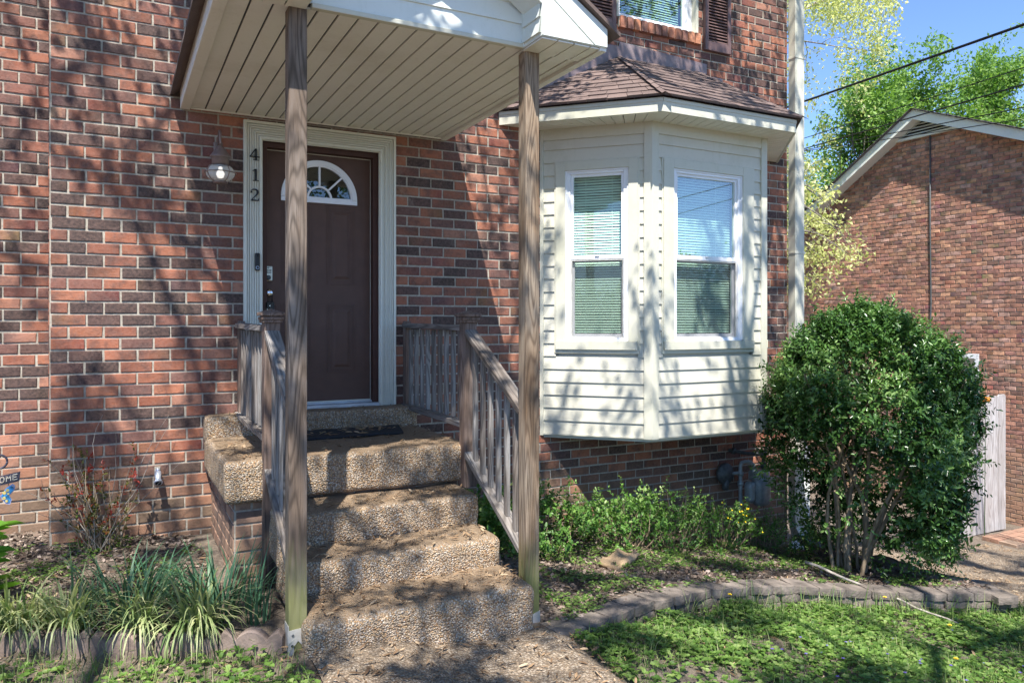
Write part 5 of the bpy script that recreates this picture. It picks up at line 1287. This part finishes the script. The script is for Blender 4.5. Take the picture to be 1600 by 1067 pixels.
cnt.append(tree('deciduous_tree', 'tall pale yellow leaved tree between the houses, right beside the downspout', 31, (x_, y_, -1.2), 11.5, 1.0, M['l_pale'], M['twig'], 4, .085, .1, hang=.7, maxl=64000, extra=ex, spray=True, prune=lambda p: (img(p)[0] > 51.0+max(0, (p.z-4)*.9) and p.z < 9) or p.x < 6.8 or (img(p)[0] > 47.4 and img(p)[1] < .155+max(0, (img(p)[0]-48))*.02), levels=4, r0=.17, kids=(9, 5, 4), droop=.5, first=.2)[1])
x_, y_ = az(51.5, 19.5)
cnt.append(tree('deciduous_tree', 'second pale leaved tree leaning over the left rake of the gable', 45, (x_-1.2, y_+1.5, -1.2), 8.0, .9, M['l_pale'], M['twig'], 4, .085, .1, maxl=9000, prune=lambda p: (img(p)[0] > 52.5 and p.z < 5.4) or (img(p)[0] > 47.4 and img(p)[1] < .15+max(0, (img(p)[0]-48))*.03), hang=.6, levels=4, r0=.12, kids=(8, 5, 4), droop=.4, first=.3)[1])
for i, (dg, r_, h_, lab) in enumerate(((51.3, 30, 12.2, 'bright green tree with upright plumes left of the gable peak'), (55.0, 31, 11.9, 'bright green tree directly behind the gable peak'), (58.7, 32, 13.0, 'tallest bright green tree behind the neighbour roof'),)):
    x_, y_ = az(dg, r_)
    cnt.append(tree('deciduous_tree', lab, 60+i, (x_, y_, -1), h_, .42, M['l_bright'], M['bark'], 9, .15, .15, maxl=32000, ztop=h_, group=None, levels=4, r0=.2, kids=(10, 4, 3), upbias=.9, first=.15, trunks=2 if i < 2 else 1)[1])
for i, (dg, r_, h_, lab) in enumerate(((63.2, 33, 10.4, 'olive green tree behind the roof at the right edge'), (49.0, 38, 10.0, 'green tree far behind the pale tree, near the downspout'), (60.3, 36, 7.5, 'low pale olive tree behind the small roof vent'))):
    x_, y_ = az(dg, r_)
    cnt.append(tree('deciduous_tree', lab, 70+i, (x_, y_, -1), h_, .8, M['l_olive'] if i != 1 else M['l_bright'], M['bark'], 8, .15, .22, maxl=12000, ztop=h_, levels=3, r0=.2, kids=(12, 6, 5), first=.15)[1])
# shade trees standing in the front yard behind the camera; they throw the dappled light
def canopy_tree(label, base, fork, attr, seed, per):
    t = thing('shade_tree', label, 'tree'); rg = random.Random(seed); rs = np.random.RandomState(seed)
    base, fork = Vector(base), Vector(fork); nodes = [base, base.lerp(fork, .5)+Vector((.1, -.08, 0)), fork]; par = [-1, 0, 1]
    A = sorted([Vector(a_) for a_ in attr], key=lambda p: (p-fork).length)
    NP = np.array([tuple(n_) for n_ in nodes])
    for p in A:
        dd = np.linalg.norm(NP-np.array(tuple(p)), axis=1); dd[:2] = 99
        # prefer nodes that lie back toward the fork
        toF = np.linalg.norm(NP-np.array(tuple(fork)), axis=1); i = int(np.argmin(dd+.12*toF))
        q = nodes[i]; k = max(1, int((p-q).length/.45)); last = i; off = Vector((rg.gauss(0, 1), rg.gauss(0, 1), rg.gauss(0, 1)))*.1*(p-q).length
        for j in range(1, k+1):
            u = j/k; v = q.lerp(p, u)+off*math.sin(math.pi*u)+Vector((0, 0, -.12*(p-q).length*math.sin(math.pi*u)))+Vector((rg.gauss(0, 1), rg.gauss(0, 1), rg.gauss(0, 1)))*.02*(j < k)
            nodes.append(v); par.append(last); last = len(nodes)-1; NP = np.vstack([NP, [tuple(v)]])
    n = len(nodes); w_ = [1]*n; ch = [[] for _ in range(n)]
    for i in range(n-1, 0, -1): w_[par[i]] += w_[i]; ch[par[i]].append(i)
    rad = [.0045*(x_**.52)+.002 for x_ in w_]
    mb = MB(); done = set()
    for i in range(n):           # follow chains
        for c in ch[i]:
            if c in done: continue
            path = [nodes[i], nodes[c]]; rr = [min(rad[i], rad[c]*1.15), rad[c]]; done.add(c); cur = c
            while ch[cur]:
                nx_ = max(ch[cur], key=lambda m_: w_[m_])
                if nx_ in done: break
                done.add(nx_); path.append(nodes[nx_]); rr.append(rad[nx_]); cur = nx_
            mb.tube(path, rr, 6, cap=False)
    tw = []
    for p in A:                  # fine twigs in every clump
        for _ in range(4):
            d = Vector((rg.gauss(0, 1), rg.gauss(0, 1), rg.gauss(.1, .7))).normalized(); e = p+d*rg.uniform(.15, .42); mb.tube([p, p.lerp(e, .5)+Vector((0, 0, .03)), e], [.006, .004, .002], 4, cap=False); tw.append((p, e))
    mb.build('trunk', M['bark'], t, smooth=True, fixn=False)
    P0 = np.array([tuple(a_) for a_, e in tw]); P1 = np.array([tuple(e) for a_, e in tw]); m_ = len(tw)*per
    u = rs.uniform(.2, 1.1, m_)[:, None]; bs = np.repeat(P0, per, 0)*(1-u)+np.repeat(P1, per, 0)*u+rs.normal(0, .045, (m_, 3))
    ln = .085*rs.uniform(.6, 1.3, m_); leaf_mesh('crown', bs, unit(rs.normal(0, 1, (m_, 3))), unit(rs.normal(0, 1, (m_, 3))+np.array([0, 0, .7])), ln, ln*.62, rs.uniform(0, 1, m_), M['l_bright'], t, shape='diamond')
rg = random.Random(21); AT = []
while len(AT) < 1100:
    X_, Z_ = rg.uniform(-3.2, 9.5), rg.uniform(-6.5, 6.2); h_ = max(Z_+2.3, 5.9)+rg.uniform(0, 2.6)
    if .45*mnoise.noise(Vector((X_*.75, Z_*.6, 3.3)))+.8*mnoise.noise(Vector((X_*2.3, Z_*1.5, 8.1)))+(.12 if X_ > 3 and Z_ > 2 else 0) < rg.gauss(.05, .05): continue
    s_ = (h_-Z_)/2.364; AT.append((X_-.628*s_, -1.27*s_, h_))
TA, TB = Vector((-3.7, -7.9, 5.2)), Vector((4.4, -8.4, 5.2))
canopy_tree('large spring leaved yard tree whose branches shade the steps and the left wall', (-3.9, -8.1, -.3), TA, [p for p in AT if (Vector(p)-TA).length < (Vector(p)-TB).length], 1, 8)
canopy_tree('second yard tree shading the bay window and the lawn', (4.6, -8.7, -.6), TB, [p for p in AT if (Vector(p)-TA).length >= (Vector(p)-TB).length], 2, 7)
# treeline and hedge across the street, seen reflected in the glass
rs = np.random.RandomState(3); n = 75000
th = rs.uniform(-1.45, 1.6, n); rr = rs.uniform(38, 46, n); hz = rs.uniform(0, 1, n)**.8*(4.3+1.1*np.sin(th*9)+.7*np.sin(th*23)+.5*np.sin(th*61)+8.5*np.exp(-((th-.2)/.28)**2)+rs.normal(0, .5, n))
P = np.stack([rr*np.sin(th)*1.0, -5.9-rr*np.cos(th), -1+hz], 1)
o = leaf_mesh('far_trees', P, unit(rs.normal(0, 1, (n, 3))), unit(rs.normal(0, 1, (n, 3))), np.full(n, .3), np.full(n, .22), rs.uniform(0, 1, n)*.7, M['l_shrub'], shape='diamond'); tag(o, kind='stuff')
print('LEAVES', cnt)

# ------------------------------------------------------------------ shrubs and plants
def twig_leaves(name, pts, dirs, per, tl, ll, lw, rn, m_, parent, rs, shape='oval', curl=-.06):
    """each twig carries `per` leaves along tl metres"""
    n = len(pts); k = np.tile(np.linspace(.1, 1, per), n); b = np.repeat(pts, per, 0); d = np.repeat(dirs, per, 0)
    r_ = unit(np.cross(d, rs.normal(0, 1, (n*per, 3)))); base = b+d*(k*tl)[:, None]
    ld = unit(d*rs.uniform(.3, .9, (n*per, 1))+r_); up = unit(d+np.array([0, 0, .6])+rs.normal(0, .35, (n*per, 3)))
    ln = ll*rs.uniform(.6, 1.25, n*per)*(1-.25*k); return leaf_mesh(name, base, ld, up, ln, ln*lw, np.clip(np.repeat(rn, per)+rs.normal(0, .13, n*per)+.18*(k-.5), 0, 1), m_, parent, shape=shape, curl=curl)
rs = np.random.RandomState(12)
shrub = thing('holly_shrub', 'large rounded dark green shrub with bare tan stems at the corner of the bed', 'shrub')
SX, SY = 5.9, -1.42; SG = gz(SX, SY)
mb = MB(); rg = random.Random(2)
for i in range(12):
    a_ = rg.uniform(0, 6.28); r_ = rg.uniform(.03, .2); p = Vector((SX-.25+r_*math.cos(a_), SY+r_*math.sin(a_)*.8, SG-.03)); d = Vector((math.cos(a_)*.13+.05, math.sin(a_)*.12, 1)); pts = [p.copy()]
    for j in range(8):
        d = (d+Vector((rg.gauss(0, .12), rg.gauss(0, .12), .05))).normalized(); p = p+d*.24; pts.append(p.copy())
        if 1 < j < 6:
            for _ in range(1):
                q = p.copy(); e = (d*.5+Vector((rg.gauss(0, .7), rg.gauss(0, .7), .25))).normalized(); bp = [q.copy()]
                for _k in range(4): e = (e+Vector((rg.gauss(0, .2), rg.gauss(0, .2), rg.gauss(0, .1)))).normalized(); q = q+e*.12; bp.append(q.copy())
                mb.tube(bp, [.006, .005, .004, .003, .002], 4, cap=False)
    rr_ = rg.uniform(.013, .026); mb.tube(pts, [lerp(rr_, .005, j/8) for j in range(9)], 7, cap=False)
mb.build('stems', M['barkt'], shrub, smooth=True, fixn=False)
def crown_pts(n, rs):
    out = []; ztop, zbot = 1.68, SG+.1
    while sum(len(o_) for o_ in out) < n:
        t = rs.uniform(0, 1, n); Z = zbot+(ztop-zbot)*t**.8; a_ = rs.uniform(0, 2*np.pi, n)
        u = (Z-zbot)/(ztop-zbot); prof = np.where(u > .42, (1-(np.clip(u-.42, 0, 1)/.58)**3.0)**.5, .66+.34*np.clip(u/.42, 0, 1)**.7)
        dep = np.abs(rs.normal(0, .16, n)); top = u > .86; rr = prof*np.where(top, np.sqrt(rs.uniform(0, 1, n)), 1-dep)
        rr = np.clip(rr, 0.05, 1.1)
        lump = 1+.07*np.sin(a_*3+Z*4)+.05*np.sin(a_*7-Z*9)+.035*np.sin(a_*13+Z*17)
        X = SX-.04+.85*rr*lump*np.cos(a_); Y = SY+.84*rr*lump*np.sin(a_)
        cx_ = X-SX
        lowopen = (Z < .2) & (cx_ < .0) & (rs.uniform(0, 1, n) < .7)
        mid = (Z < .7) & (Z > .15) & (cx_ > -.45) & (cx_ < .1) & (Y < SY) & (rs.uniform(0, 1, n) < .12)
        gap = (np.sin(X*11+Z*5)+np.sin(Z*13-X*4)+np.sin(Y*10+1) > 1.15) & (rs.uniform(0, 1, n) < .85)
        k = ~lowopen & ~mid & ~gap & ~((Z < .62) & (cx_ < -.36-.25*np.clip(Z, 0, 1)) & (rs.uniform(0, 1, n) < .88))
        out.append(np.stack([X, Y, Z], 1)[k])
    return np.concatenate(out)[:n]
P = crown_pts(9000, rs); jt = rs.uniform(0, 1, len(P)) < .05; P[jt] += unit(P[jt]-np.array([SX, SY, .6]))*rs.uniform(.05, .13, (jt.sum(), 1)); c = np.array([SX, SY, .5]); dr = unit(unit(P-c)+rs.normal(0, .45, P.shape)+np.array([0, 0, .35]))
rn = np.clip(.42+.34*(np.sin(P[:, 0]*5)*np.sin(P[:, 2]*6+1))+rs.normal(0, .16, len(P)), 0, 1)
twig_leaves('leaves', P-dr*.06, dr, 8, .14, .054, .42, rn, M['l_shrub'], shrub, rs)
# small loose shrubs (euonymus / vinca) at the foot of the wall
def low_shrub(name, label, cx, cy, rx, ry, h_, ntw, m_, seed, ll=.035, lw=.6, group=None, stemmat='barkt', tl=.13, per=9, cat='plant'):
    rs = np.random.RandomState(seed); g0 = gz(cx, cy); t = thing(name, label, cat, group)
    a_ = rs.uniform(0, 2*np.pi, ntw); r_ = np.sqrt(rs.uniform(0, 1, ntw)); X = cx+rx*r_*np.cos(a_); Y = cy+ry*r_*np.sin(a_)
    top = h_*(1-.6*r_**2)*(.75+.25*np.sin(X*9+seed)*np.sin(Y*8)); sh_ = rs.uniform(0, 1, ntw) < .12; Z = g0+top*rs.uniform(.12, 1.0, ntw)**.6*np.where(sh_, 1.3, 1.0)
    Y = np.minimum(Y, -.06); P = np.stack([X, Y, Z], 1); dr = unit(np.stack([(X-cx)*.8, (Y-cy)*.8-.08, np.full(ntw, .55)], 1)+rs.normal(0, .3, (ntw, 3)))
    mb = MB(); rg = random.Random(seed)
    for i in range(0, ntw, max(1, ntw//45)): mb.tube([(cx+(X[i]-cx)*.5, cy+(Y[i]-cy)*.5, g0-.02), (cx+(X[i]-cx)*.85, cy+(Y[i]-cy)*.85, (g0+Z[i])/2), tuple(P[i]+dr[i]*tl*.8)], [.004, .003, .0015], 4, cap=False)
    mb.build('stems', M[stemmat], t, fixn=False)
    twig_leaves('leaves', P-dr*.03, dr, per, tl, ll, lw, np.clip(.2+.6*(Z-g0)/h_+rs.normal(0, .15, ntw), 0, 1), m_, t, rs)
    return t
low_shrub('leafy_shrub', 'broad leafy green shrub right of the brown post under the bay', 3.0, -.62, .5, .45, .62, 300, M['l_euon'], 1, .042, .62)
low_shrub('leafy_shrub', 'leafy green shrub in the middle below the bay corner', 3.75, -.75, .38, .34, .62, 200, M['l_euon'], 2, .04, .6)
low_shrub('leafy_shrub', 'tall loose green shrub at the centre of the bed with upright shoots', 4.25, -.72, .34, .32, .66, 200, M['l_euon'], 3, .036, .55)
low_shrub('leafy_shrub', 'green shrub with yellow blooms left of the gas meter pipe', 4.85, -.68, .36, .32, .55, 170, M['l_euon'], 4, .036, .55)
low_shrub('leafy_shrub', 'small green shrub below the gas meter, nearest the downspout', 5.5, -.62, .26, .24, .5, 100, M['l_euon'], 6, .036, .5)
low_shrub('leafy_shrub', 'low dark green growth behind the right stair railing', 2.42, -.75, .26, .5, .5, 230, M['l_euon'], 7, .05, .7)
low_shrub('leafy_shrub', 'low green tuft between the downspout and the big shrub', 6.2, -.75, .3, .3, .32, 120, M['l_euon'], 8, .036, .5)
# yellow blossoms
mb = MB(); rg = random.Random(6)
for i in range(16):
    x_, y_ = 4.9+rg.gauss(0, .09), -.92+rg.gauss(0, .06); z_ = gz(x_, y_)+rg.uniform(.2, .42); s_ = .011
    mb.add([(x_-s_, y_, z_), (x_, y_-s_, z_+s_*.5), (x_+s_, y_, z_), (x_, y_+s_, z_+s_)], [(0, 1, 2, 3)])
shr = [o for o in bpy.data.objects if o.name.startswith('leafy_shrub') and 'yellow' in o.get('label', '')][0]
mb.build('blossoms', M['petal_y'], shr)
# nandina-like young bush at the left wall with dry stems
t = thing('young_bush', 'spindly reddish young bush with dry stems against the left brick wall', 'bush')
rg = random.Random(17); mb = MB(); tp = []; bx_, by_ = -.09, -.27; g0 = gz(bx_, by_)
for i in range(22):
    p = Vector((bx_+rg.gauss(0, .05), by_+rg.gauss(0, .035), g0-.02)); d = Vector((rg.gauss(0, .17), rg.gauss(-.05, .12), 1)).normalized(); pts = [p.copy()]; L_ = rg.uniform(.35, .72)
    for j in range(7):
        d = (d+Vector((rg.gauss(0, .1), rg.gauss(0, .07), .0))).normalized(); p = p+d*L_/7; p.y = min(p.y, -.03); pts.append(p.copy())
        if j > 0 and i < 17: tp.append((p.copy(), d.copy()))
    mb.tube(pts, [lerp(.005, .0018, j/7) for j in range(8)], 5, cap=False)
mb.build('stems', M['barkt'], t, smooth=True, fixn=False)
mb = MB()
for i in range(13):
    p = Vector((bx_+rg.gauss(0, .04), by_+rg.gauss(0, .03), g0)); d = Vector((rg.gauss(0, .5), rg.gauss(-.05, .12), 1)).normalized(); pts = [p.copy()]; L_ = rg.uniform(.5, 1.0)
    for j in range(9): d = (d+Vector((rg.gauss(0, .12), rg.gauss(0, .08), -.05))).normalized(); p = p+d*L_/9; p.y = min(p.y, -.03); pts.append(p.copy())
    mb.tube(pts, [lerp(.0035, .001, j/9) for j in range(10)], 4, cap=False)
mb.build('dry_stems', M['twig'], t, smooth=True, fixn=False)
rs = np.random.RandomState(4); P = np.array([tuple(p) for p, d in tp]); D = np.array([tuple(d) for p, d in tp]); kz = (P[:, 2]-g0)
twig_leaves('leaves', P, unit(D+rs.normal(0, .6, P.shape)), 9, .07, .036, .4, np.clip(rs.uniform(-.2, .75, len(P))+.3*(kz > .35), 0, 1), M['l_red'], t, rs)
# daffodil leaves, striped grass
def clump(name, label, cx, cy, n, L0, wd, lean, m_, seed, r_=.07, group=None, droop=1.0, cat='plant', bias=None):
    rs = np.random.RandomState(seed); a_ = rs.uniform(0, 2*np.pi, n); rr = r_*np.sqrt(rs.uniform(0, 1, n)); X = cx+rr*np.cos(a_); Y = cy+rr*np.sin(a_)
    B = np.stack([X, Y, np.array([gz(x, y) for x, y in zip(X, Y)])-.01], 1); aa = a_+rs.normal(0, .6, n)
    if bias is not None: aa = np.where(rs.uniform(0, 1, n) < .6, bias+rs.normal(0, .7, n), aa)
    o = blades(name, B, aa, L0*rs.uniform(.65, 1.15, n), wd*rs.uniform(.7, 1.2, n), lean*rs.uniform(.3, 1.3, n), rs.uniform(0, 1, n), m_, droop=droop, segs=6)
    return tag(o, label, cat, group)
clump('daffodil_clump', 'dense blue green daffodil leaves left of the steps, centre clump', .06, -1.3, 130, .38, .011, 1.35, M['l_daff'], 1, .22, droop=.6)
clump('daffodil_clump', 'blue green daffodil leaves spilling beside the brick step base',   .5, -1.52, 120, .38, .011, 1.35, M['l_daff'], 2, .2, droop=.5)
clump('daffodil_clump', 'few thin daffodil leaves at the left foot of the porch post', .66, -1.78, 22, .3, .01, .6, M['l_daff'], 3, .06, droop=.5)
gr = 'striped grass tufts hanging over the edging'
for i, (cx, cy, n_, lab) in enumerate(((-.45, -1.36, 70, 'striped grass tuft at the left edge with tight upright shoots'), (-.2, -1.45, 60, 'pale striped grass tuft second from the left'), (.12, -1.62, 55, 'striped grass tuft draped in front of the centre daffodils'), (.36, -1.76, 80, 'largest striped grass tuft hanging over the edging'), (-.75, -1.3, 60, 'striped grass tuft cut by the left edge of the picture'))):
    clump('striped_grass', lab, cx, cy-.05, int(n_*1.7), .40, .012, 1.45, M['l_lirio'], 20+i, .06, gr, droop=.95, bias=-1.5)
clump('striped_grass', 'upright green shoots above the leftmost striped tuft', -.33, -1.32, 26, .2, .014, .3, M['l_lirio'], 40, .05, None, droop=.2)
# bright leaved plant cut by the left edge
t = thing('lime_plant', 'bright lime green broad leaved plant at the left edge', 'plant')
rs = np.random.RandomState(8); n = 44; a_ = rs.uniform(0, 6.28, n); hh = rs.uniform(.05, .5, n)
B = np.stack([-.66+.05*np.cos(a_), -.95+.05*np.sin(a_), gz(-.66, -.95)+hh], 1); d = unit(np.stack([np.cos(a_), np.sin(a_), rs.uniform(-.2, .7, n)], 1))
leaf_mesh('leaves', B, d, unit(np.array([0, 0, 1.])+rs.normal(0, .3, (n, 3))), .13*rs.uniform(.7, 1.3, n), .065*rs.uniform(.7, 1.2, n), rs.uniform(0, 1, n), M['l_hosta'], t, curl=-.2)
mb = MB()
for i in range(7): mb.tube([(-.66+.02*math.cos(i), -.95+.02*math.sin(i), gz(-.66, -.95)-.02), (-.66+.05*math.cos(i), -.95+.05*math.sin(i), gz(-.66, -.95)+.5)], [.006, .003], 6)
mb.build('stems', M['l_hosta'], t)

# ------------------------------------------------------------------ ground cover ("stuff")
rs = np.random.RandomState(77)
GZ = {}
def gzv(X, Y): return np.array([gz(x, y) for x, y in zip(X, Y)])
def scatter(n, x0, x1, y0, y1, cond, dens=None):
    X = rs.uniform(x0, x1, n); Y = rs.uniform(y0, y1, n); k = np.array([bool(cond(x, y)) for x, y in zip(X, Y)])
    return X[k], Y[k]
lawn_ok = lambda x, y: not in_bed(x, y) and not (.78 < x < 2.2 and y < -2.1) and not (x > 6.65 and y > -3.6) and y < (-1.3 if x < .8 else 1) and not (2.1 < x < 6.4 and y > (line_y(RW[:9], x) or -2.3)-.03 and y < 0)
# clover / violets on the lawn
X, Y = scatter(36000, 2.15, 8.5, -4.7, -1.8, lawn_ok); nz = np.array([mnoise.noise(Vector((x*2.2, y*2.2, 5))) for x, y in zip(X, Y)]); k = nz > -.24+rs.normal(0, .18, len(X)); X, Y = X[k], Y[k]
X2, Y2 = scatter(2600, -2.2, .78, -2.75, -1.7, lawn_ok); nz = np.array([mnoise.noise(Vector((x*3, y*3, 1))) for x, y in zip(X2, Y2)]); k = nz > .05+rs.normal(0, .2, len(X2)); X = np.concatenate([X, X2[k]]); Y = np.concatenate([Y, Y2[k]])
zz = gzv(X, Y); n = len(X); H_ = rs.uniform(.012, .055, n); c3 = []
B = np.repeat(np.stack([X, Y, zz+H_], 1), 3, 0); an = np.repeat(rs.uniform(0, 6.28, n), 3)+np.tile([0, 2.09, 4.19], n); d = unit(np.stack([np.cos(an), np.sin(an), rs.uniform(-.15, .5, 3*n)], 1))
ll = np.repeat(rs.uniform(.013, .03, n), 3)
tag(leaf_mesh('clover', B, d, unit(np.array([0, 0, 1.])+rs.normal(0, .2, (3*n, 3))), ll, ll*.95, np.clip(np.repeat(rs.uniform(0, 1, n), 3)+rs.normal(0, .08, 3*n), 0, 1), M['l_clover']), kind='stuff')
# grass
X, Y = scatter(46000, 2.15, 9.0, -4.7, -1.8, lawn_ok); k = np.array([mnoise.noise(Vector((x*1.3, y*1.3, 9)))+.12*(x-4) > rs.normal(-.12, .2) for x, y in zip(X, Y)]); X, Y = X[k], Y[k]
X2, Y2 = scatter(5000, -2.2, .78, -2.9, -1.6, lawn_ok); X = np.concatenate([X, X2]); Y = np.concatenate([Y, Y2]); n = len(X)
tag(blades('grass', np.stack([X, Y, gzv(X, Y)-.005], 1), rs.uniform(0, 6.28, n), rs.uniform(.035, .12, n), rs.uniform(.0018, .004, n), rs.uniform(.2, 1.1, n), rs.uniform(0, 1, n), M['l_grass'], segs=3, droop=.8), kind='stuff')
# taller grass along the wall
X = rs.uniform(3.2, 6.3, 420); Y = np.array([line_y(RW[:9], min(6.2, x)) for x in X])-np.abs(rs.normal(0, .09, 420))-.05; n = 420
tag(blades('tall_grass', np.stack([X, Y, gzv(X, Y)-.005], 1), rs.uniform(0, 6.28, n), rs.uniform(.08, .24, n), rs.uniform(.003, .006, n), rs.uniform(.2, 1.1, n), rs.uniform(0, 1, n), M['l_grass'], segs=4, droop=.7), kind='stuff')
# weeds in the beds
bed_ok = lambda x, y: in_bed(x, y) and y < -.02 and not (.5 < x < 2.15 and y > -2.3) and not (x > 3.3 and y > 0)
X, Y = scatter(32000, -2.0, 6.4, -2.4, 0.0, bed_ok); k = np.array([mnoise.noise(Vector((x*2.7, y*2.7, 2))) > rs.normal(.1 if x < 1 else -.03, .1) for x, y in zip(X, Y)]); X, Y = X[k], Y[k]; n = len(X)
B = np.repeat(np.stack([X, Y, gzv(X, Y)+rs.uniform(.005, .045, n)], 1), 3, 0); an = np.repeat(rs.uniform(0, 6.28, n), 3)+np.tile([0, 2.09, 4.19], n); ll = np.repeat(rs.uniform(.01, .024, n), 3)
tag(leaf_mesh('weeds', B, unit(np.stack([np.cos(an), np.sin(an), rs.uniform(-.1, .5, 3*n)], 1)), unit(np.array([0, 0, 1.])+rs.normal(0, .2, (3*n, 3))), ll, ll*.7, rs.uniform(0, 1, 3*n), M['l_clover']), kind='stuff')
# mulch and leaf litter in the beds and bare lawn patches
X, Y = scatter(52000, -2.4, 6.5, -2.5, .55, lambda x, y: (in_bed(x, y) and not (.5 < x < 2.15 and y > -2.3)) and (y < -.01 or x < -.4)); n = len(X)
d = unit(np.stack([rs.normal(0, 1, n), rs.normal(0, 1, n), rs.normal(0, .28, n)], 1)); ll = rs.uniform(.012, .045, n)
tag(leaf_mesh('mulch', np.stack([X, Y, gzv(X, Y)+rs.uniform(0, .016, n)], 1), d, unit(np.array([0, 0, 1.])+rs.normal(0, .45, (n, 3))), ll, ll*rs.uniform(.3, .8, n), rs.uniform(0, 1, n), M['l_mulch'], fold=.1), kind='stuff')
# dry curled leaves
def stepz(x, y):
    if .58 < x < 2.1 and y > -.2: return .927
    if .58 < x < 2.1 and y > -1.2: return .779
    if .84 < x < 2.0 and y > -1.53: return .51
    if .84 < x < 2.0 and y > -1.86: return .33
    if .84 < x < 2.02 and y > -2.24: return .16
    if .8 < x < 2.2 and y < -2.2: return idw(LAWN, x, y)+.055
    if x > 6.65 and y < -.15: return idw(LAWN, x, y)+.025
    return gz(x, y)+.012
X = np.concatenate([rs.uniform(.6, 2.1, 420), rs.uniform(.84, 2.02, 900), rs.uniform(.8, 2.2, 850), rs.uniform(-2.3, .8, 2400), rs.uniform(2.1, 8.5, 2300), rs.uniform(6.7, 9.8, 2200)])
Y = np.concatenate([rs.uniform(-1.15, -.02, 420), -1.3-.94*rs.uniform(0, 1, 900)**.9, rs.uniform(-3.7, -2.28, 850), rs.uniform(-2.9, -.3, 2400), rs.uniform(-4.6, -.1, 2300), rs.uniform(-3.5, -.2, 2200)])
k = np.array([not (x < .56 and y > -.02) and not (3.4 < x < 6.5 and y > -.02) and not (.55 < x < .8 and y < -1.2 and y > -2.1) for x, y in zip(X, Y)]); X, Y = X[k], Y[k]
n = len(X); Z = np.array([stepz(x, y) for x, y in zip(X, Y)])+.004
a_ = rs.uniform(0, 6.28, n); d = unit(np.stack([np.cos(a_), np.sin(a_), rs.normal(0, .1, n)], 1)); ll = rs.uniform(.02, .06, n)
tag(leaf_mesh('leaf_litter', np.stack([X, Y, Z], 1), d, unit(np.array([0, 0, 1.])+rs.normal(0, .25, (n, 3))), ll, ll*rs.uniform(.1, .3, n), rs.uniform(0, 1, n)**1.4, M['l_dry'], fold=.3, curl=.15), kind='stuff')
# leaves on the doormat
X = rs.uniform(1.2, 1.85, 46); Y = rs.uniform(-.62, -.28, 46); n = 46; a_ = rs.uniform(0, 6.28, n)
tag(leaf_mesh('leaf_litter', np.stack([X, Y, np.full(n, .803)], 1), unit(np.stack([np.cos(a_), np.sin(a_), rs.normal(0, .1, n)], 1)), unit(np.array([0, 0, 1.])+rs.normal(0, .3, (n, 3))), rs.uniform(.04, .09, n), rs.uniform(.012, .022, n), rs.uniform(.4, 1, n), M['l_dry'], fold=.3, curl=.15), kind='stuff')
# dandelions and violets
def flower(x, y, h_, label, m_='petal_y', r_=.016, cat='flower', g_=None):
    t = thing('dandelion' if m_ == 'petal_y' else 'flower', label, cat, g_); z0 = gz(x, y); mb = MB(); mb.tube([(x, y, z0), (x+.008, y, z0+h_*.6), (x+.004, y, z0+h_)], .0015, 5); mb.build('stem', M['l_grass'], t)
    mb = MB(); n_ = 14
    for k in range(2):
        rr = r_*(1-.35*k); vs = [(x+.004, y, z0+h_+.004*k)]
        for j in range(n_*2): an = math.pi*j/n_; q = rr if j % 2 == 0 else rr*.72; vs.append((x+.004+q*math.cos(an), y+q*math.sin(an), z0+h_+.006+.004*k))
        mb.add(vs, [(0, 1+j, 1+(j+1) % (n_*2)) for j in range(n_*2)])
    mb.build('petals', M[m_], t)
flower(3.62, -2.1, .12, 'yellow dandelion against the retaining wall below the yellow blooms')
flower(5.05, -2.2, .13, 'yellow dandelion against the wall below the stick')
flower(4.55, -3.05, .06, 'yellow dandelion in the lower right of the lawn')
flower(5.2, -2.6, .07, 'yellow dandelion in the lawn near the stick end')
def violet(i):
    x, y = rs.uniform(3.2, 5.2), rs.uniform(-3.4, -2.6)
    return x, y
mb = MB()
for i in range(26):
    x, y = violet(i); z_ = gz(x, y)+.05; s_ = .008
    for q in range(5): an = q*1.257; mb.add([(x, y, z_), (x+s_*math.cos(an-.4), y+s_*math.sin(an-.4), z_+.004), (x+1.3*s_*math.cos(an), y+1.3*s_*math.sin(an), z_+.002), (x+s_*math.cos(an+.4), y+s_*math.sin(an+.4), z_+.004)], [(0, 1, 2, 3)])
tag(mb.build('violets', M['petal_v'], fixn=False), kind='stuff')
t = thing('orange_flower', 'single orange bloom over the fence beside the shrub', 'flower')
mb = MB(); mb.tube([(9.95, -.05, -1.2), (9.97, -.05, .55)], .005, 6); mb.build('stem', M['l_grass'], t)
mb = MB(); vs, fs = rounded_block(9.90, 10.03, -.1, .0, .56, .63, .035, .02, amp=.014, seed=2, nsc=30); mb.add(vs, fs); mb.build('petals', M['petal_o'], t, smooth=True)
